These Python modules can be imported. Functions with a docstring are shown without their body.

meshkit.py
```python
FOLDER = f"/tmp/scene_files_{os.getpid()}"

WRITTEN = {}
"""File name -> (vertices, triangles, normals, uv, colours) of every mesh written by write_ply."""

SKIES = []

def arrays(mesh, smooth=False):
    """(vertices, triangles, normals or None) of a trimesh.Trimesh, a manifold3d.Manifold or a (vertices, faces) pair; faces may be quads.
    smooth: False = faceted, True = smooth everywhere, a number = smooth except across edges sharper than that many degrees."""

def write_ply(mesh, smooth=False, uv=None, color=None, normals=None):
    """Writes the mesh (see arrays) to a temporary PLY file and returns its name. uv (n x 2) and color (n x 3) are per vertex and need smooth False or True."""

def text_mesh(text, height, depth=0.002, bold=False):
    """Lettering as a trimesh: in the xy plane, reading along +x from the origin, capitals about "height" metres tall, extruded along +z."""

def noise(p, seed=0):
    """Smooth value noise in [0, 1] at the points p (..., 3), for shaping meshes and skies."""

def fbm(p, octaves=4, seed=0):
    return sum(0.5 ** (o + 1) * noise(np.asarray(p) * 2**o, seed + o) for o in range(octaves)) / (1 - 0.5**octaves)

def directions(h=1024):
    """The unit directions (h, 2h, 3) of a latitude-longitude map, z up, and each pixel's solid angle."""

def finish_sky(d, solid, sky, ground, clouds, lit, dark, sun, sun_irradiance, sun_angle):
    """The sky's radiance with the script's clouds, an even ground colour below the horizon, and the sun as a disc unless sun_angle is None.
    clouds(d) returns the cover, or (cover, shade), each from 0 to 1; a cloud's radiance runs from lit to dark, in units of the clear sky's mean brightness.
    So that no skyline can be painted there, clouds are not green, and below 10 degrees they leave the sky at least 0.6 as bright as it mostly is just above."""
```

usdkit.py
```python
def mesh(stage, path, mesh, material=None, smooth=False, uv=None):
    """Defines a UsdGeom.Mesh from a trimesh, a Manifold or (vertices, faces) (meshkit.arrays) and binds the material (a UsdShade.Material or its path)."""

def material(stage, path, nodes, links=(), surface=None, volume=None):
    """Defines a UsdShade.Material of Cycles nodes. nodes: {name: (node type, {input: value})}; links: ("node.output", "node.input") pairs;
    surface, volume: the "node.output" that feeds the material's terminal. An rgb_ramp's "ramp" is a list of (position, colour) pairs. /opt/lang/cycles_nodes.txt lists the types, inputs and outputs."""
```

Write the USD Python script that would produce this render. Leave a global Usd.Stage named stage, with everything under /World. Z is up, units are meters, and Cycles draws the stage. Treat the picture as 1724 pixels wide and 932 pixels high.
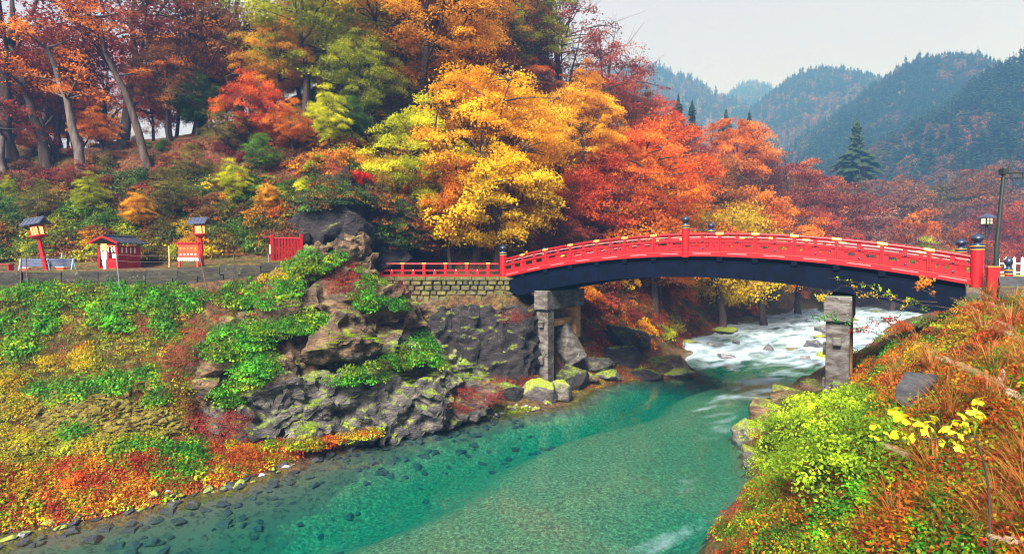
import math, random, numpy as np, trimesh, manifold3d, usdkit, meshkit
from pxr import Usd, UsdGeom, UsdLux, UsdShade, Gf, Sdf, Vt
from scipy.interpolate import LinearNDInterpolator
from scipy.ndimage import gaussian_filter

stage = Usd.Stage.CreateInMemory()
UsdGeom.SetStageUpAxis(stage, 'Z'); UsdGeom.SetStageMetersPerUnit(stage, 1.0)
UsdGeom.Xform.Define(stage, '/World'); UsdGeom.Scope.Define(stage, '/World/Looks')
PI = math.pi
# ------------------------------------------------------------------ camera
F_PX, PITCH, EYE = 911.4, .023, 1.055          # focal length in photo pixels (1724 wide), downward tilt, eye height over the bridge ends
cam = UsdGeom.Camera.Define(stage, '/World/camera')
cam.AddTranslateOp().Set((0, 0, EYE)); cam.AddRotateXOp().Set(90 - math.degrees(PITCH))
cam.CreateHorizontalApertureAttr(36.0); cam.CreateFocalLengthAttr(36.0 * F_PX / 1724)
cam.CreateClippingRangeAttr((0.05, 20000.0)); cam.CreateExposureAttr(3.42)
# ------------------------------------------------------------------ sky and sun (overcast)
SUN_EL, SUN_AZ = math.radians(44), math.radians(205)     # azimuth: atan2(x, y) of the direction towards the sun
dome = UsdLux.DomeLight.Define(stage, '/World/sky')
dome.GetPrim().SetCustomDataByKey('kind', 'structure')
sky_mat = usdkit.material(stage, '/World/Looks/overcast_sky', {
    'sky': ('sky_texture', {'sky_type': 'single_scattering', 'sun_disc': False, 'sun_elevation': SUN_EL, 'sun_rotation': SUN_AZ, 'aerosol_density': 2.0}),
    'tc': ('texture_coordinate', {}),
    'n': ('noise_texture', {'scale': 1.6, 'detail': 4.0, 'roughness': .5}),
    'cl': ('rgb_ramp', {'ramp': [(0, (.85, .68, .74)), (.40, (1.03, .83, .88)), (.6, (1.11, .90, .95)), (1, (1.30, 1.07, 1.11))]}),
    'mx': ('mix', {'fac': .94}),
    'bg': ('background_shader', {'strength': .055})},
    [('tc.generated', 'n.vector'), ('n.fac', 'cl.fac'), ('sky.color', 'mx.color1'), ('cl.color', 'mx.color2'), ('mx.color', 'bg.color')], surface='bg.background')
UsdShade.MaterialBindingAPI.Apply(dome.GetPrim()).Bind(sky_mat)
sun = UsdLux.DistantLight.Define(stage, '/World/sun')
sun.CreateNormalizeAttr(True); sun.CreateIntensityAttr(.4); sun.CreateAngleAttr(25.0); sun.CreateColorAttr(Gf.Vec3f(1.0, .95, .88))
sun.AddRotateZOp().Set(-math.degrees(SUN_AZ)); sun.AddRotateXOp().Set(-(90 - math.degrees(SUN_EL)))

# ------------------------------------------------------------------ helpers
_names = {}
def numbered(parent, name):
    k = _names.get((parent, name), 0); _names[(parent, name)] = k + 1
    return name if k == 0 else f'{name}_{k:03d}'
def props(p, label=None, cat=None, group=None, kind=None):
    for k, v in (('label', label), ('category', cat), ('group', group), ('kind', kind)):
        if v: p.SetCustomDataByKey(k, v)
    return p
def path_of(parent):
    return '/World' if parent is None else (parent if isinstance(parent, str) else str(parent.GetPath()))
def obj(name, mesh, mat, parent=None, smooth=False, **kw):
    """ONE mesh prim under parent (or /World)."""
    pp = path_of(parent)
    if isinstance(mesh, MB): mesh = mesh.out()
    m = usdkit.mesh(stage, pp + '/' + numbered(pp, name), mesh, mat, smooth=smooth)
    return props(m.GetPrim(), **kw)
def thing(name, label=None, cat=None, loc=(0, 0, 0), rotz=0., group=None, scale=None, tilt=None, kind=None):
    x = UsdGeom.Xform.Define(stage, '/World/' + numbered('/World', name))
    x.AddTranslateOp().Set(tuple(float(v) for v in loc))
    if rotz: x.AddRotateZOp().Set(math.degrees(rotz))
    if tilt: x.AddRotateXYZOp().Set(tuple(math.degrees(t) for t in tilt))
    if scale is not None: x.AddScaleOp().Set(tuple(float(v) for v in (scale if np.ndim(scale) else (scale,) * 3)))
    return props(x.GetPrim(), label, cat, group, kind)
def kind_prim(name):
    """a class prim (abstract: not drawn) whose parts the copies reference"""
    return stage.CreateClassPrim('/World/' + name)
def copy_of(proto, name, label, cat, loc, rotz=0., scale=None, group=None, tilt=None):
    t = thing(name, label, cat, loc, rotz, group, scale, tilt)
    t.GetReferences().AddInternalReference(proto.GetPath()); t.SetInstanceable(True)
    return t
def scatter(name, protos, pos, rz, sc, idx, label=None, cat=None, kind='stuff', nrm=None):
    """a PointInstancer for what nobody could count"""
    pi = UsdGeom.PointInstancer.Define(stage, '/World/' + numbered('/World', name))
    n = len(pos)
    q = np.stack([np.cos(rz / 2), 0 * rz, 0 * rz, np.sin(rz / 2)], 1)
    if nrm is not None:      # tilt from z towards nrm after the spin
        ax = np.stack([-nrm[:, 1], nrm[:, 0], 0 * rz], 1); ln = np.linalg.norm(ax, axis=1, keepdims=True); ax = ax / np.maximum(ln, 1e-6)
        a = np.arccos(np.clip(nrm[:, 2], -1, 1)); w1, v1 = np.cos(a / 2), ax * np.sin(a / 2)[:, None]
        w2, v2 = q[:, 0], q[:, 1:]
        q = np.c_[w1 * w2 - (v1 * v2).sum(1), w1[:, None] * v2 + w2[:, None] * v1 + np.cross(v1, v2)]
    pi.CreatePositionsAttr(Vt.Vec3fArray.FromNumpy(np.asarray(pos, np.float32)))
    pi.CreateOrientationsAttr(Vt.QuathArray([Gf.Quath(*map(float, r)) for r in q]))
    sc = np.asarray(sc, np.float32); sc = np.repeat(sc[:, None], 3, 1) if sc.ndim == 1 else sc
    pi.CreateScalesAttr(Vt.Vec3fArray.FromNumpy(sc.astype(np.float32)))
    pi.CreateProtoIndicesAttr(Vt.IntArray.FromNumpy(np.asarray(idx, np.int32)))
    rel = pi.CreatePrototypesRel()
    for k, (m, mat) in enumerate(protos):
        pp = str(pi.GetPath()) + f'/plant' + (f'_{k:03d}' if k else '')
        usdkit.mesh(stage, pp, m, mat); rel.AddTarget(pp)
    return props(pi.GetPrim(), label, cat, None, kind)

class MB:
    """collects simple shapes into ONE mesh"""
    def __init__(s): s.v, s.f, s.n = [], [], 0
    def add(s, v, f):
        v = np.asarray(v, float); f = np.asarray(f, int)
        if f.shape[1] == 4: f = np.vstack([f[:, [0, 1, 2]], f[:, [0, 2, 3]]])
        s.v.append(v); s.f.append(f + s.n); s.n += len(v); return s
    def tm(s, m): return s.add(m.vertices, m.faces)
    def box(s, x0, x1, y0, y1, z0, z1, bev=0.):
        if bev <= 0:
            v = [(x, y, z) for z in (z0, z1) for y in (y0, y1) for x in (x0, x1)]
            return s.add(v, [(0, 2, 3, 1), (4, 5, 7, 6), (0, 1, 5, 4), (2, 6, 7, 3), (0, 4, 6, 2), (1, 3, 7, 5)])
        b = min(bev, .45 * min(x1 - x0, y1 - y0, z1 - z0)); pts = []
        for x, ix in ((x0, b), (x1, -b)):
            for y, iy in ((y0, b), (y1, -b)):
                for z, iz in ((z0, b), (z1, -b)):
                    pts += [(x, y + iy, z + iz), (x + ix, y, z + iz), (x + ix, y + iy, z)]
        return s.tm(trimesh.convex.convex_hull(np.array(pts)))
    def hull(s, pts): return s.tm(trimesh.convex.convex_hull(np.asarray(pts, float)))
    def tube(s, pts, radii, sides=6, cap=True):
        p = np.asarray(pts, float); r = np.broadcast_to(np.asarray(radii, float), (len(p),))
        t = np.gradient(p, axis=0); t /= np.linalg.norm(t, axis=1, keepdims=True) + 1e-12
        a = np.cross(t, np.where(np.abs(t[:, 2:]) < .9, [0, 0, 1.], [1., 0, 0])); a /= np.linalg.norm(a, axis=1, keepdims=True) + 1e-12
        b = np.cross(t, a); an = np.arange(sides) * 2 * PI / sides
        v = p[:, None] + r[:, None, None] * (np.cos(an)[None, :, None] * a[:, None] + np.sin(an)[None, :, None] * b[:, None])
        i, j = np.meshgrid(np.arange(len(p) - 1), np.arange(sides), indexing='ij')
        q = np.stack([i * sides + j, i * sides + (j + 1) % sides, (i + 1) * sides + (j + 1) % sides, (i + 1) * sides + j], -1).reshape(-1, 4)
        v = v.reshape(-1, 3); s.add(v, q)
        if cap:
            for k in (0, len(p) - 1):
                ring = v[k * sides:(k + 1) * sides]; s.add(np.vstack([ring, p[k]]), [(x, (x + 1) % sides, sides) for x in range(sides)])
        return s
    def lathe(s, prof, seg=20, c=(0, 0)):
        m = trimesh.creation.revolve(np.asarray(prof, float), sections=seg); m.apply_translation((c[0], c[1], 0)); return s.tm(m)
    def sweep(s, path, sect):
        """path: n x 3 running along x; sect: k x 2 offsets (y, z), closed"""
        p = np.asarray(path, float); c = np.asarray(sect, float); n, k = len(p), len(c)
        v = np.zeros((n, k, 3)); v[..., 0] = p[:, 0:1]; v[..., 1] = p[:, 1:2] + c[None, :, 0]; v[..., 2] = p[:, 2:3] + c[None, :, 1]
        i, j = np.meshgrid(np.arange(n - 1), np.arange(k), indexing='ij')
        q = np.stack([i * k + j, i * k + (j + 1) % k, (i + 1) * k + (j + 1) % k, (i + 1) * k + j], -1).reshape(-1, 4)
        s.add(v.reshape(-1, 3), q)
        for e in (0, n - 1):
            s.add(v[e], [(0, x, x + 1) for x in range(1, k - 1)])
        return s
    def out(s): return np.vstack(s.v), np.vstack(s.f)

def rect(y0, y1, z0, z1, b=0.):
    if b <= 0: return [(y0, z0), (y1, z0), (y1, z1), (y0, z1)]
    return [(y0 + b, z0), (y1 - b, z0), (y1, z0 + b), (y1, z1 - b), (y1 - b, z1), (y0 + b, z1), (y0, z1 - b), (y0, z0 + b)]
# a photo pixel becomes a viewing ray: used to read real positions off the photograph at a known depth or height, or where the ray meets the modelled ground
_c, _s = math.cos(PITCH), math.sin(PITCH)
def ray(px, py):
    X = (np.asarray(px, float) - 862) / F_PX; U = -(np.asarray(py, float) - 466) / F_PX
    return np.stack([X + 0 * U, _c + U * _s + 0 * X, -_s + U * _c + 0 * X], -1)
def atd(px, py, d):
    r = ray(px, py); return r * (np.asarray(d) / r[..., 1])[..., None] + [0, 0, EYE]
def atz(px, py, z):
    r = ray(px, py); return r * ((np.asarray(z) - EYE) / r[..., 2])[..., None] + [0, 0, EYE]
# ------------------------------------------------------------------ materials
L = '/World/Looks/'
def paint(name, col, rough=.45, var=.12, bump=.15, metal=0., dirt=None, scale=3., spec=.5):
    d = dirt or tuple(c * .45 for c in col)
    return usdkit.material(stage, L + name, {
        'tc': ('texture_coordinate', {}), 'n': ('noise_texture', {'scale': scale, 'detail': 6., 'roughness': .65}),
        'n2': ('noise_texture', {'scale': scale * 9, 'detail': 3.}),
        'r': ('rgb_ramp', {'ramp': [(0, d), (.38, tuple(c * (1 - var) for c in col)), (.6, col), (1, tuple(min(1, c * (1 + var)) for c in col))]}),
        'b': ('bump', {'strength': bump, 'distance': .01}),
        'p': ('principled_bsdf', {'roughness': rough, 'metallic': metal, 'specular_ior_level': spec})},
        [('tc.object', 'n.vector'), ('tc.object', 'n2.vector'), ('n.fac', 'r.fac'), ('r.color', 'p.base_color'), ('n2.fac', 'b.height'), ('b.normal', 'p.normal')], surface='p.BSDF')
def stone(name, ramp, scale=1.2, moss=None, moss_at=.55, moss_soft=.25, bump=.6, bdist=.06, lichen=None, rough=.85, spec=.3):
    """rock: a noise ramp, fine relief, lichen spots, and moss on faces that look up"""
    nodes = {'g': ('geometry', {}), 'n': ('noise_texture', {'scale': scale, 'detail': 9., 'roughness': .68, 'distortion': .4}),
             'm1': ('mapping', {'scale': (1.0, 1.0, 2.6), 'rotation': (.5, .35, 0)}),
             'v': ('voronoi_texture', {'scale': scale * 2.2, 'feature': 'distance_to_edge'}), 'n2': ('noise_texture', {'scale': scale * 7, 'detail': 8., 'roughness': .7}),
             'vm': ('map_range', {'from_min': 0., 'from_max': .12, 'clamp': True}), 'hm': ('math', {'math_type': 'multiply_add', 'value2': .35}),
             'r': ('rgb_ramp', {'ramp': ramp}), 'b': ('bump', {'strength': bump, 'distance': bdist}),
             'p': ('principled_bsdf', {'roughness': rough, 'specular_ior_level': spec})}
    links = [('g.position', 'm1.vector'), ('m1.vector', 'n.vector'), ('m1.vector', 'v.vector'), ('m1.vector', 'n2.vector'), ('n.fac', 'r.fac'),
             ('v.distance', 'vm.value'), ('vm.result', 'hm.value1'), ('n2.fac', 'hm.value3'), ('hm.value', 'b.height'), ('b.normal', 'p.normal')]
    col = 'r.color'
    if lichen:
        nodes |= {'lv': ('voronoi_texture', {'scale': scale * 4.5}), 'ln': ('noise_texture', {'scale': scale * .7, 'detail': 2.}),
                  'la': ('map_range', {'from_min': .34, 'from_max': .1, 'clamp': True}), 'lb': ('map_range', {'from_min': .56, 'from_max': .72, 'to_max': .7, 'clamp': True}),
                  'lm': ('math', {'math_type': 'multiply'}), 'lx': ('mix', {'color2': lichen})}
        links += [('g.position', 'lv.vector'), ('g.position', 'ln.vector'), ('lv.distance', 'la.value'), ('ln.fac', 'lb.value'), ('la.result', 'lm.value1'), ('lb.result', 'lm.value2'),
                  ('lm.value', 'lx.fac'), (col, 'lx.color1')]; col = 'lx.color'
    if moss:
        nodes |= {'sx': ('separate_xyz', {}), 'mn': ('noise_texture', {'scale': scale * 1.5, 'detail': 5., 'roughness': .7}), 'ma': ('math', {'math_type': 'multiply_add', 'value2': .9}),
                  'mr': ('map_range', {'from_min': moss_at + .42, 'from_max': moss_at + .42 + moss_soft, 'clamp': True}), 'mc': ('rgb_ramp', {'ramp': moss}), 'mx': ('mix', {}),
                  'mn2': ('noise_texture', {'scale': scale * 6, 'detail': 3.})}
        links += [('g.normal', 'sx.vector'), ('g.position', 'mn.vector'), ('g.position', 'mn2.vector'), ('mn.fac', 'ma.value1'), ('sx.z', 'ma.value3'), ('ma.value', 'mr.value'), ('mn2.fac', 'mc.fac'),
                  ('mr.result', 'mx.fac'), (col, 'mx.color1'), ('mc.color', 'mx.color2')]; col = 'mx.color'
    links.append((col, 'p.base_color'))
    return usdkit.material(stage, L + name, nodes, links, surface='p.BSDF')
def leaf(name, cols, scale=.28, trans=.5, isl=.55, rough=.6, gain=1.0, spread=.86):
    """leaves: patches of tone through the crown plus a tone for every leaf; light passes through"""
    cols = [tuple(min(.95, c * gain) for c in k) for k in cols]; n = len(cols)
    ramp = [(.43 + (k / (n - 1) - .5) * .58 * spread, c) for k, c in enumerate(cols)]
    return usdkit.material(stage, L + name, {
        'tc': ('texture_coordinate', {}), 'g': ('geometry', {}), 'oi': ('object_info', {}),
        'n': ('noise_texture', {'scale': scale, 'detail': 3., 'roughness': .6}),
        'a': ('math', {'math_type': 'multiply_add', 'value2': isl, 'value3': -.5 * isl}), 'ad': ('math', {'math_type': 'add'}),
        'o': ('math', {'math_type': 'multiply_add', 'value2': .16, 'value3': -.08}), 'ad2': ('math', {'math_type': 'add'}),
        'r': ('rgb_ramp', {'ramp': ramp}),
        'p': ('principled_bsdf', {'roughness': rough, 'specular_ior_level': .25}), 't': ('translucent_bsdf', {}), 'm': ('mix_closure', {'fac': trans})},
        [('tc.object', 'n.vector'), ('g.random_per_island', 'a.value1'), ('n.fac', 'ad.value1'), ('a.value', 'ad.value2'), ('oi.random', 'o.value1'), ('ad.value', 'ad2.value1'), ('o.value', 'ad2.value2'),
         ('ad2.value', 'r.fac'), ('r.color', 'p.base_color'), ('r.color', 't.color'), ('p.BSDF', 'm.closure1'), ('t.BSDF', 'm.closure2')], surface='m.closure')
def bark(name, cols, scale=4.):
    return usdkit.material(stage, L + name, {
        'tc': ('texture_coordinate', {}), 'mp': ('mapping', {'scale': (1., 1., .18)}), 'n': ('noise_texture', {'scale': scale, 'detail': 7., 'roughness': .7}),
        'r': ('rgb_ramp', {'ramp': [(.25, cols[0]), (.5, cols[1]), (.75, cols[2])]}), 'b': ('bump', {'strength': .8, 'distance': .05}), 'p': ('principled_bsdf', {'roughness': .9, 'specular_ior_level': .2})},
        [('tc.object', 'mp.vector'), ('mp.vector', 'n.vector'), ('n.fac', 'r.fac'), ('r.color', 'p.base_color'), ('n.fac', 'b.height'), ('b.normal', 'p.normal')], surface='p.BSDF')
def glow(name, col, strength):
    return usdkit.material(stage, L + name, {'e': ('emission', {'color': col, 'strength': strength})}, [], surface='e.emission')

M_red = paint('vermilion_paint', (.31, .006, .010), .38, .22, .12, dirt=(.13, .005, .007), spec=.4)
M_red_old = paint('weathered_vermilion', (.55, .03, .03), .55, .18, .2, dirt=(.22, .03, .025))
M_highlight = paint('pink_highlight_paint', (.52, .20, .22), .5, .2, .1, dirt=(.30, .03, .04))  # pale pink of the rail highlights, put into the paint colour
M_orange_red = paint('orange_red_paint', (.62, .05, .015), .45, .12, .1)
M_navy = paint('dark_blue_black_paint', (.0012, .0035, .014), .6, .5, .3, dirt=(.007, .008, .011), scale=1.2, spec=.06)
M_knob = paint('dark_blue_bronze', (.02, .035, .075), .35, .3, .1, metal=.3)
M_gold = paint('gilded_metal', (.72, .42, .08), .35, .15, .1, metal=.35)
M_black = paint('black_iron', (.012, .011, .011), .5, .2, .1, metal=.3)
M_white = paint('white_paint', (.75, .75, .72), .6, .08, .05, dirt=(.5, .5, .48))
M_steel = paint('galvanised_steel', (.30, .30, .36), .4, .2, .1, metal=.6)
M_rust = paint('brown_rusty_post', (.10, .055, .05), .7, .3, .2)
M_roof = paint('blue_grey_metal_roof', (.035, .045, .095), .45, .3, .2)
M_bluebench = paint('faded_blue_boards', (.06, .09, .20), .6, .3, .2)
M_lightblue = paint('light_blue_metal', (.28, .50, .62), .5, .15, .1)
M_greenpost = paint('dark_green_metal', (.012, .025, .022), .5, .2, .1, metal=.2)
M_deck = paint('worn_red_deck', (.35, .03, .03), .6, .25, .2)
M_bamboo = paint('pale_bamboo', (.50, .40, .16), .6, .2, .1)
M_wood_pale = paint('pale_wood_board', (.60, .38, .14), .6, .2, .1)
M_lit = glow('lit_lantern_paper', (1.0, .58, .17), .19)
M_lit_w = glow('lit_lantern_glass', (1.0, .74, .5), .13)
GREYROCK = [(.22, (.010, .010, .012)), (.42, (.035, .034, .038)), (.54, (.085, .078, .078)), (.66, (.17, .15, .13)), (.85, (.32, .30, .26))]
BROWNROCK = [(.22, (.010, .007, .007)), (.4, (.036, .025, .019)), (.52, (.09, .058, .036)), (.64, (.19, .12, .07)), (.82, (.36, .27, .19))]
MOSS = [(.25, (.035, .075, .008)), (.5, (.14, .22, .012)), (.75, (.33, .36, .03))]
M_rock = stone('grey_rock', GREYROCK, .9, MOSS, .66, .4, .9, .14, (.26, .30, .28))
M_rock_brown = stone('brown_craggy_rock', BROWNROCK, .8, MOSS, .78, .4, .9, .14, (.32, .34, .30))
M_rock_dark = stone('dark_purple_rock', [(.25, (.005, .0045, .006)), (.5, (.017, .015, .018)), (.7, (.045, .038, .042)), (.85, (.10, .09, .085))], .9, MOSS, .8, .4, .9, .14, (.13, .14, .14))
M_boulder = stone('wet_boulder', [(.25, (.02, .021, .028)), (.5, (.07, .072, .09)), (.75, (.2, .2, .22))], 1.6, MOSS, .95, .2, .5, .05, rough=.5, spec=.5)
M_mossrock = stone('mossy_boulder', GREYROCK, 1.6, [(.25, (.06, .09, .012)), (.5, (.17, .23, .02)), (.75, (.32, .36, .04))], .3, .7, .6, .05)
M_pale_stone = stone('pale_dry_pebble', [(.3, (.16, .17, .19)), (.6, (.36, .38, .41)), (.8, (.55, .56, .58))], 2., None, bump=.3, bdist=.02)
M_block = stone('mossy_wall_stone', [(.25, (.02, .02, .017)), (.5, (.075, .07, .055)), (.75, (.17, .155, .12))], 1.6, [(.25, (.03, .045, .008)), (.5, (.11, .11, .014)), (.75, (.24, .20, .022))], -.12, .5, .7, .05, (.45, .5, .45))
M_wallstone = stone('dark_cut_stone', [(.25, (.010, .010, .009)), (.5, (.036, .034, .028)), (.75, (.085, .08, .065))], 1.2, [(.25, (.03, .035, .008)), (.6, (.10, .10, .018))], .2, .6, .6, .05, (.3, .33, .3))
M_pier = stone('weathered_pier_stone', [(.3, (.014, .012, .012)), (.46, (.06, .05, .046)), (.56, (.10, .097, .10)), (.75, (.19, .185, .185))], 1.3, [(.2, (.05, .085, .05)), (.7, (.13, .19, .12))], .5, .5, .5, .03, (.32, .46, .40))
M_pier_brown = stone('brown_stained_stone', [(.25, (.09, .045, .02)), (.5, (.26, .13, .045)), (.75, (.40, .24, .09))], 1.3, [(.2, (.10, .12, .04)), (.7, (.22, .22, .05))], .6, .5, .5, .03)
M_slate = stone('dark_slate_slab', [(.25, (.008, .009, .012)), (.5, (.025, .027, .034)), (.75, (.06, .064, .075))], 2., None, bump=.3, bdist=.02)
M_bark_d = bark('dark_bark', [(.018, .013, .012), (.05, .035, .03), (.11, .085, .07)])
M_bark_p = bark('pale_grey_bark', [(.03, .024, .024), (.08, .066, .064), (.16, .14, .13)])
def ground_mat(name, ramp, scale, bump=.7, bdist=.08, ramp2=None, patch=.12):
    nodes = {'g': ('geometry', {}), 'n': ('noise_texture', {'scale': scale, 'detail': 9., 'roughness': .75}), 'r': ('rgb_ramp', {'ramp': ramp}),
             'v': ('voronoi_texture', {'scale': scale * 3.2}), 'h': ('math', {'math_type': 'add'}), 'b': ('bump', {'strength': bump, 'distance': bdist}), 'p': ('principled_bsdf', {'roughness': .9, 'specular_ior_level': .2})}
    links = [('g.position', 'n.vector'), ('g.position', 'v.vector'), ('n.fac', 'r.fac'), ('n.fac', 'h.value1'), ('v.distance', 'h.value2'), ('h.value', 'b.height'), ('b.normal', 'p.normal')]
    col = 'r.color'
    if ramp2:
        nodes |= {'n3': ('noise_texture', {'scale': patch, 'detail': 5., 'roughness': .6}), 'k': ('map_range', {'from_min': .44, 'from_max': .58, 'clamp': True}), 'r2': ('rgb_ramp', {'ramp': ramp2}), 'x': ('mix', {})}
        links += [('g.position', 'n3.vector'), ('n3.fac', 'k.value'), ('n.fac', 'r2.fac'), ('k.result', 'x.fac'), ('r.color', 'x.color1'), ('r2.color', 'x.color2')]; col = 'x.color'
    links.append((col, 'p.base_color'))
    return usdkit.material(stage, L + name, nodes, links, surface='p.BSDF')
M_ground = ground_mat('leaf_littered_soil', [(.3, (.012, .008, .006)), (.45, (.04, .024, .014)), (.55, (.09, .045, .02)), (.65, (.15, .08, .028)), (.8, (.24, .13, .05))], 3.0,
                      ramp2=[(.3, (.010, .013, .005)), (.5, (.05, .048, .010)), (.65, (.11, .10, .016)), (.8, (.19, .15, .035))], patch=.25)
M_hills = ground_mat('forest_floor', [(.3, (.02, .02, .012)), (.5, (.06, .045, .025)), (.7, (.12, .08, .04))], .05, 0.)
M_paving = ground_mat('grey_path', [(.3, (.12, .11, .10)), (.6, (.22, .21, .2)), (.8, (.3, .28, .26))], 3., .3, .02)
# ------------------------------------------------------------------ terrain (break lines read off the photograph at their own depths)
WATER = -8.4
def water_z(y): return WATER + .9 * np.clip((np.asarray(y, float) - 47) / 40, 0, 1.6)
LB = np.array([(-24, 6), (-18.8, 16.7), (-17.9, 18.7), (-16.3, 19.8), (-14.1, 21.1), (-11.5, 24.1), (-9.3, 27.9), (-7.2, 29.5), (-5, 31.7), (.3, 34.3), (3.9, 36.5), (5.8, 40.8), (8.1, 43.6), (15.6, 45.9), (16.4, 55.4), (21.7, 66), (34.8, 86), (60, 105), (112, 130)], float)
RB = np.array([(2, 6), (5.9, 16.0), (6.2, 17.5), (7.4, 19.3), (8.6, 21), (10.9, 24.1), (12.3, 28.5), (12.6, 30), (13.0, 31.2), (14.6, 33.0), (16.2, 35), (19.0, 38.5), (22, 42), (24.5, 45), (33, 54), (41, 62), (56, 80), (77, 98), (122, 118)], float)
ctrl = []
def line(pts, step=1.0):
    pts = np.asarray(pts, float)
    for a, b in zip(pts[:-1], pts[1:]):
        n = max(1, int(np.linalg.norm(b - a) / step)); t = np.arange(n)[:, None] / n; ctrl.append(a + (b - a) * t)
    ctrl.append(pts[-1:])
def pl(*a): return np.array([atd(px, py, d) for px, py, d in a])
def dense(p, step=1.0):
    out = [np.linspace(a, b, max(2, int(np.linalg.norm(b - a) / step)))[:-1] for a, b in zip(p[:-1], p[1:])]
    return np.vstack(out + [p[-1:]])
for fr, dep in ((0, 0.08), (.09, -.28), (.2, -.6), (.30, -1.6), (.38, -1.5), (.50, -.50), (.72, -.38), (.88, -.7), (.96, -1.2), (1.0, .02)):
    q = LB * (1 - fr) + RB * fr; far = np.clip((q[:, 1] - 46) / 14, 0, 1)
    z = water_z(q[:, 1]) + dep * (1 - .45 * far); line(np.c_[q, z])
# left bank: low flowery bank, cobble slope with a terrace, wall foot, path
line(pl((-420, 800, 17), (-200, 800, 18.5), (0, 785, 20.5), (200, 760, 22.5), (330, 738, 25), (450, 725, 27), (540, 732, 28.6)))
line(pl((-420, 650, 20), (-200, 640, 21.7), (0, 642, 24), (150, 642, 25), (290, 622, 26.2), (330, 618, 27)))
line(pl((-420, 640, 21.2), (-200, 630, 22.9), (0, 631, 25.1), (150, 631, 26.1), (290, 611, 27.2)))
line(pl((-420, 494, 23.4), (-200, 494, 25.6), (0, 493, 27.3), (150, 493, 28.1), (300, 492, 29.1), (420, 478, 30.4), (500, 460, 32)))
line(pl((-420, 455, 25.6), (-200, 455, 27.8), (0, 456, 29.5), (150, 455, 30.3), (300, 450, 31.3), (420, 441, 32.5), (500, 436, 33.8)))
line(pl((-420, 454, 30), (-200, 453, 31.5), (0, 453, 33), (150, 452, 33.8), (300, 449, 34.5), (420, 441, 35.5), (500, 437, 37)))
line([(-10.6, 41.9, .12), (-5, 41.95, .1), (-1.0, 41.9, .05)]); line([(-11, 46, .3), (-4, 46.6, .25), (0, 47.5, .2), (4, 49.5, .0)])
line([(-10.6, 41.3, -2.3), (-6, 41.3, -2.6), (-1.0, 41.3, -2.8)])
line(pl((700, 650, 36), (770, 655, 36.7), (840, 640, 37.8), (900, 640, 39.5))); line(pl((690, 540, 39.3), (760, 532, 40), (840, 528, 40.5), (890, 533, 41)))
line(pl((940, 640, 41.5), (980, 618, 44))); line(pl((955, 552, 44.5), (985, 560, 46)))
line(pl((1000, 592, 46), (1080, 604, 48), (1150, 615, 48.3)))
# rock outcrop
line(pl((520, 430, 33), (560, 424, 33.4), (600, 440, 33.6), (650, 490, 34), (690, 522, 34.4), (720, 566, 34.4), (760, 605, 34.3), (790, 650, 34.6)))
line(pl((450, 560, 29.2), (540, 560, 30.1), (620, 590, 31), (700, 630, 32.4))); line(pl((380, 690, 26.6), (450, 700, 27.2), (550, 690, 28.9), (650, 683, 30.6), (740, 682, 32.8)))
line(pl((330, 600, 27.2), (370, 535, 28.6), (450, 500, 30.6))); line(pl((650, 468, 38), (700, 480, 39)))
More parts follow.
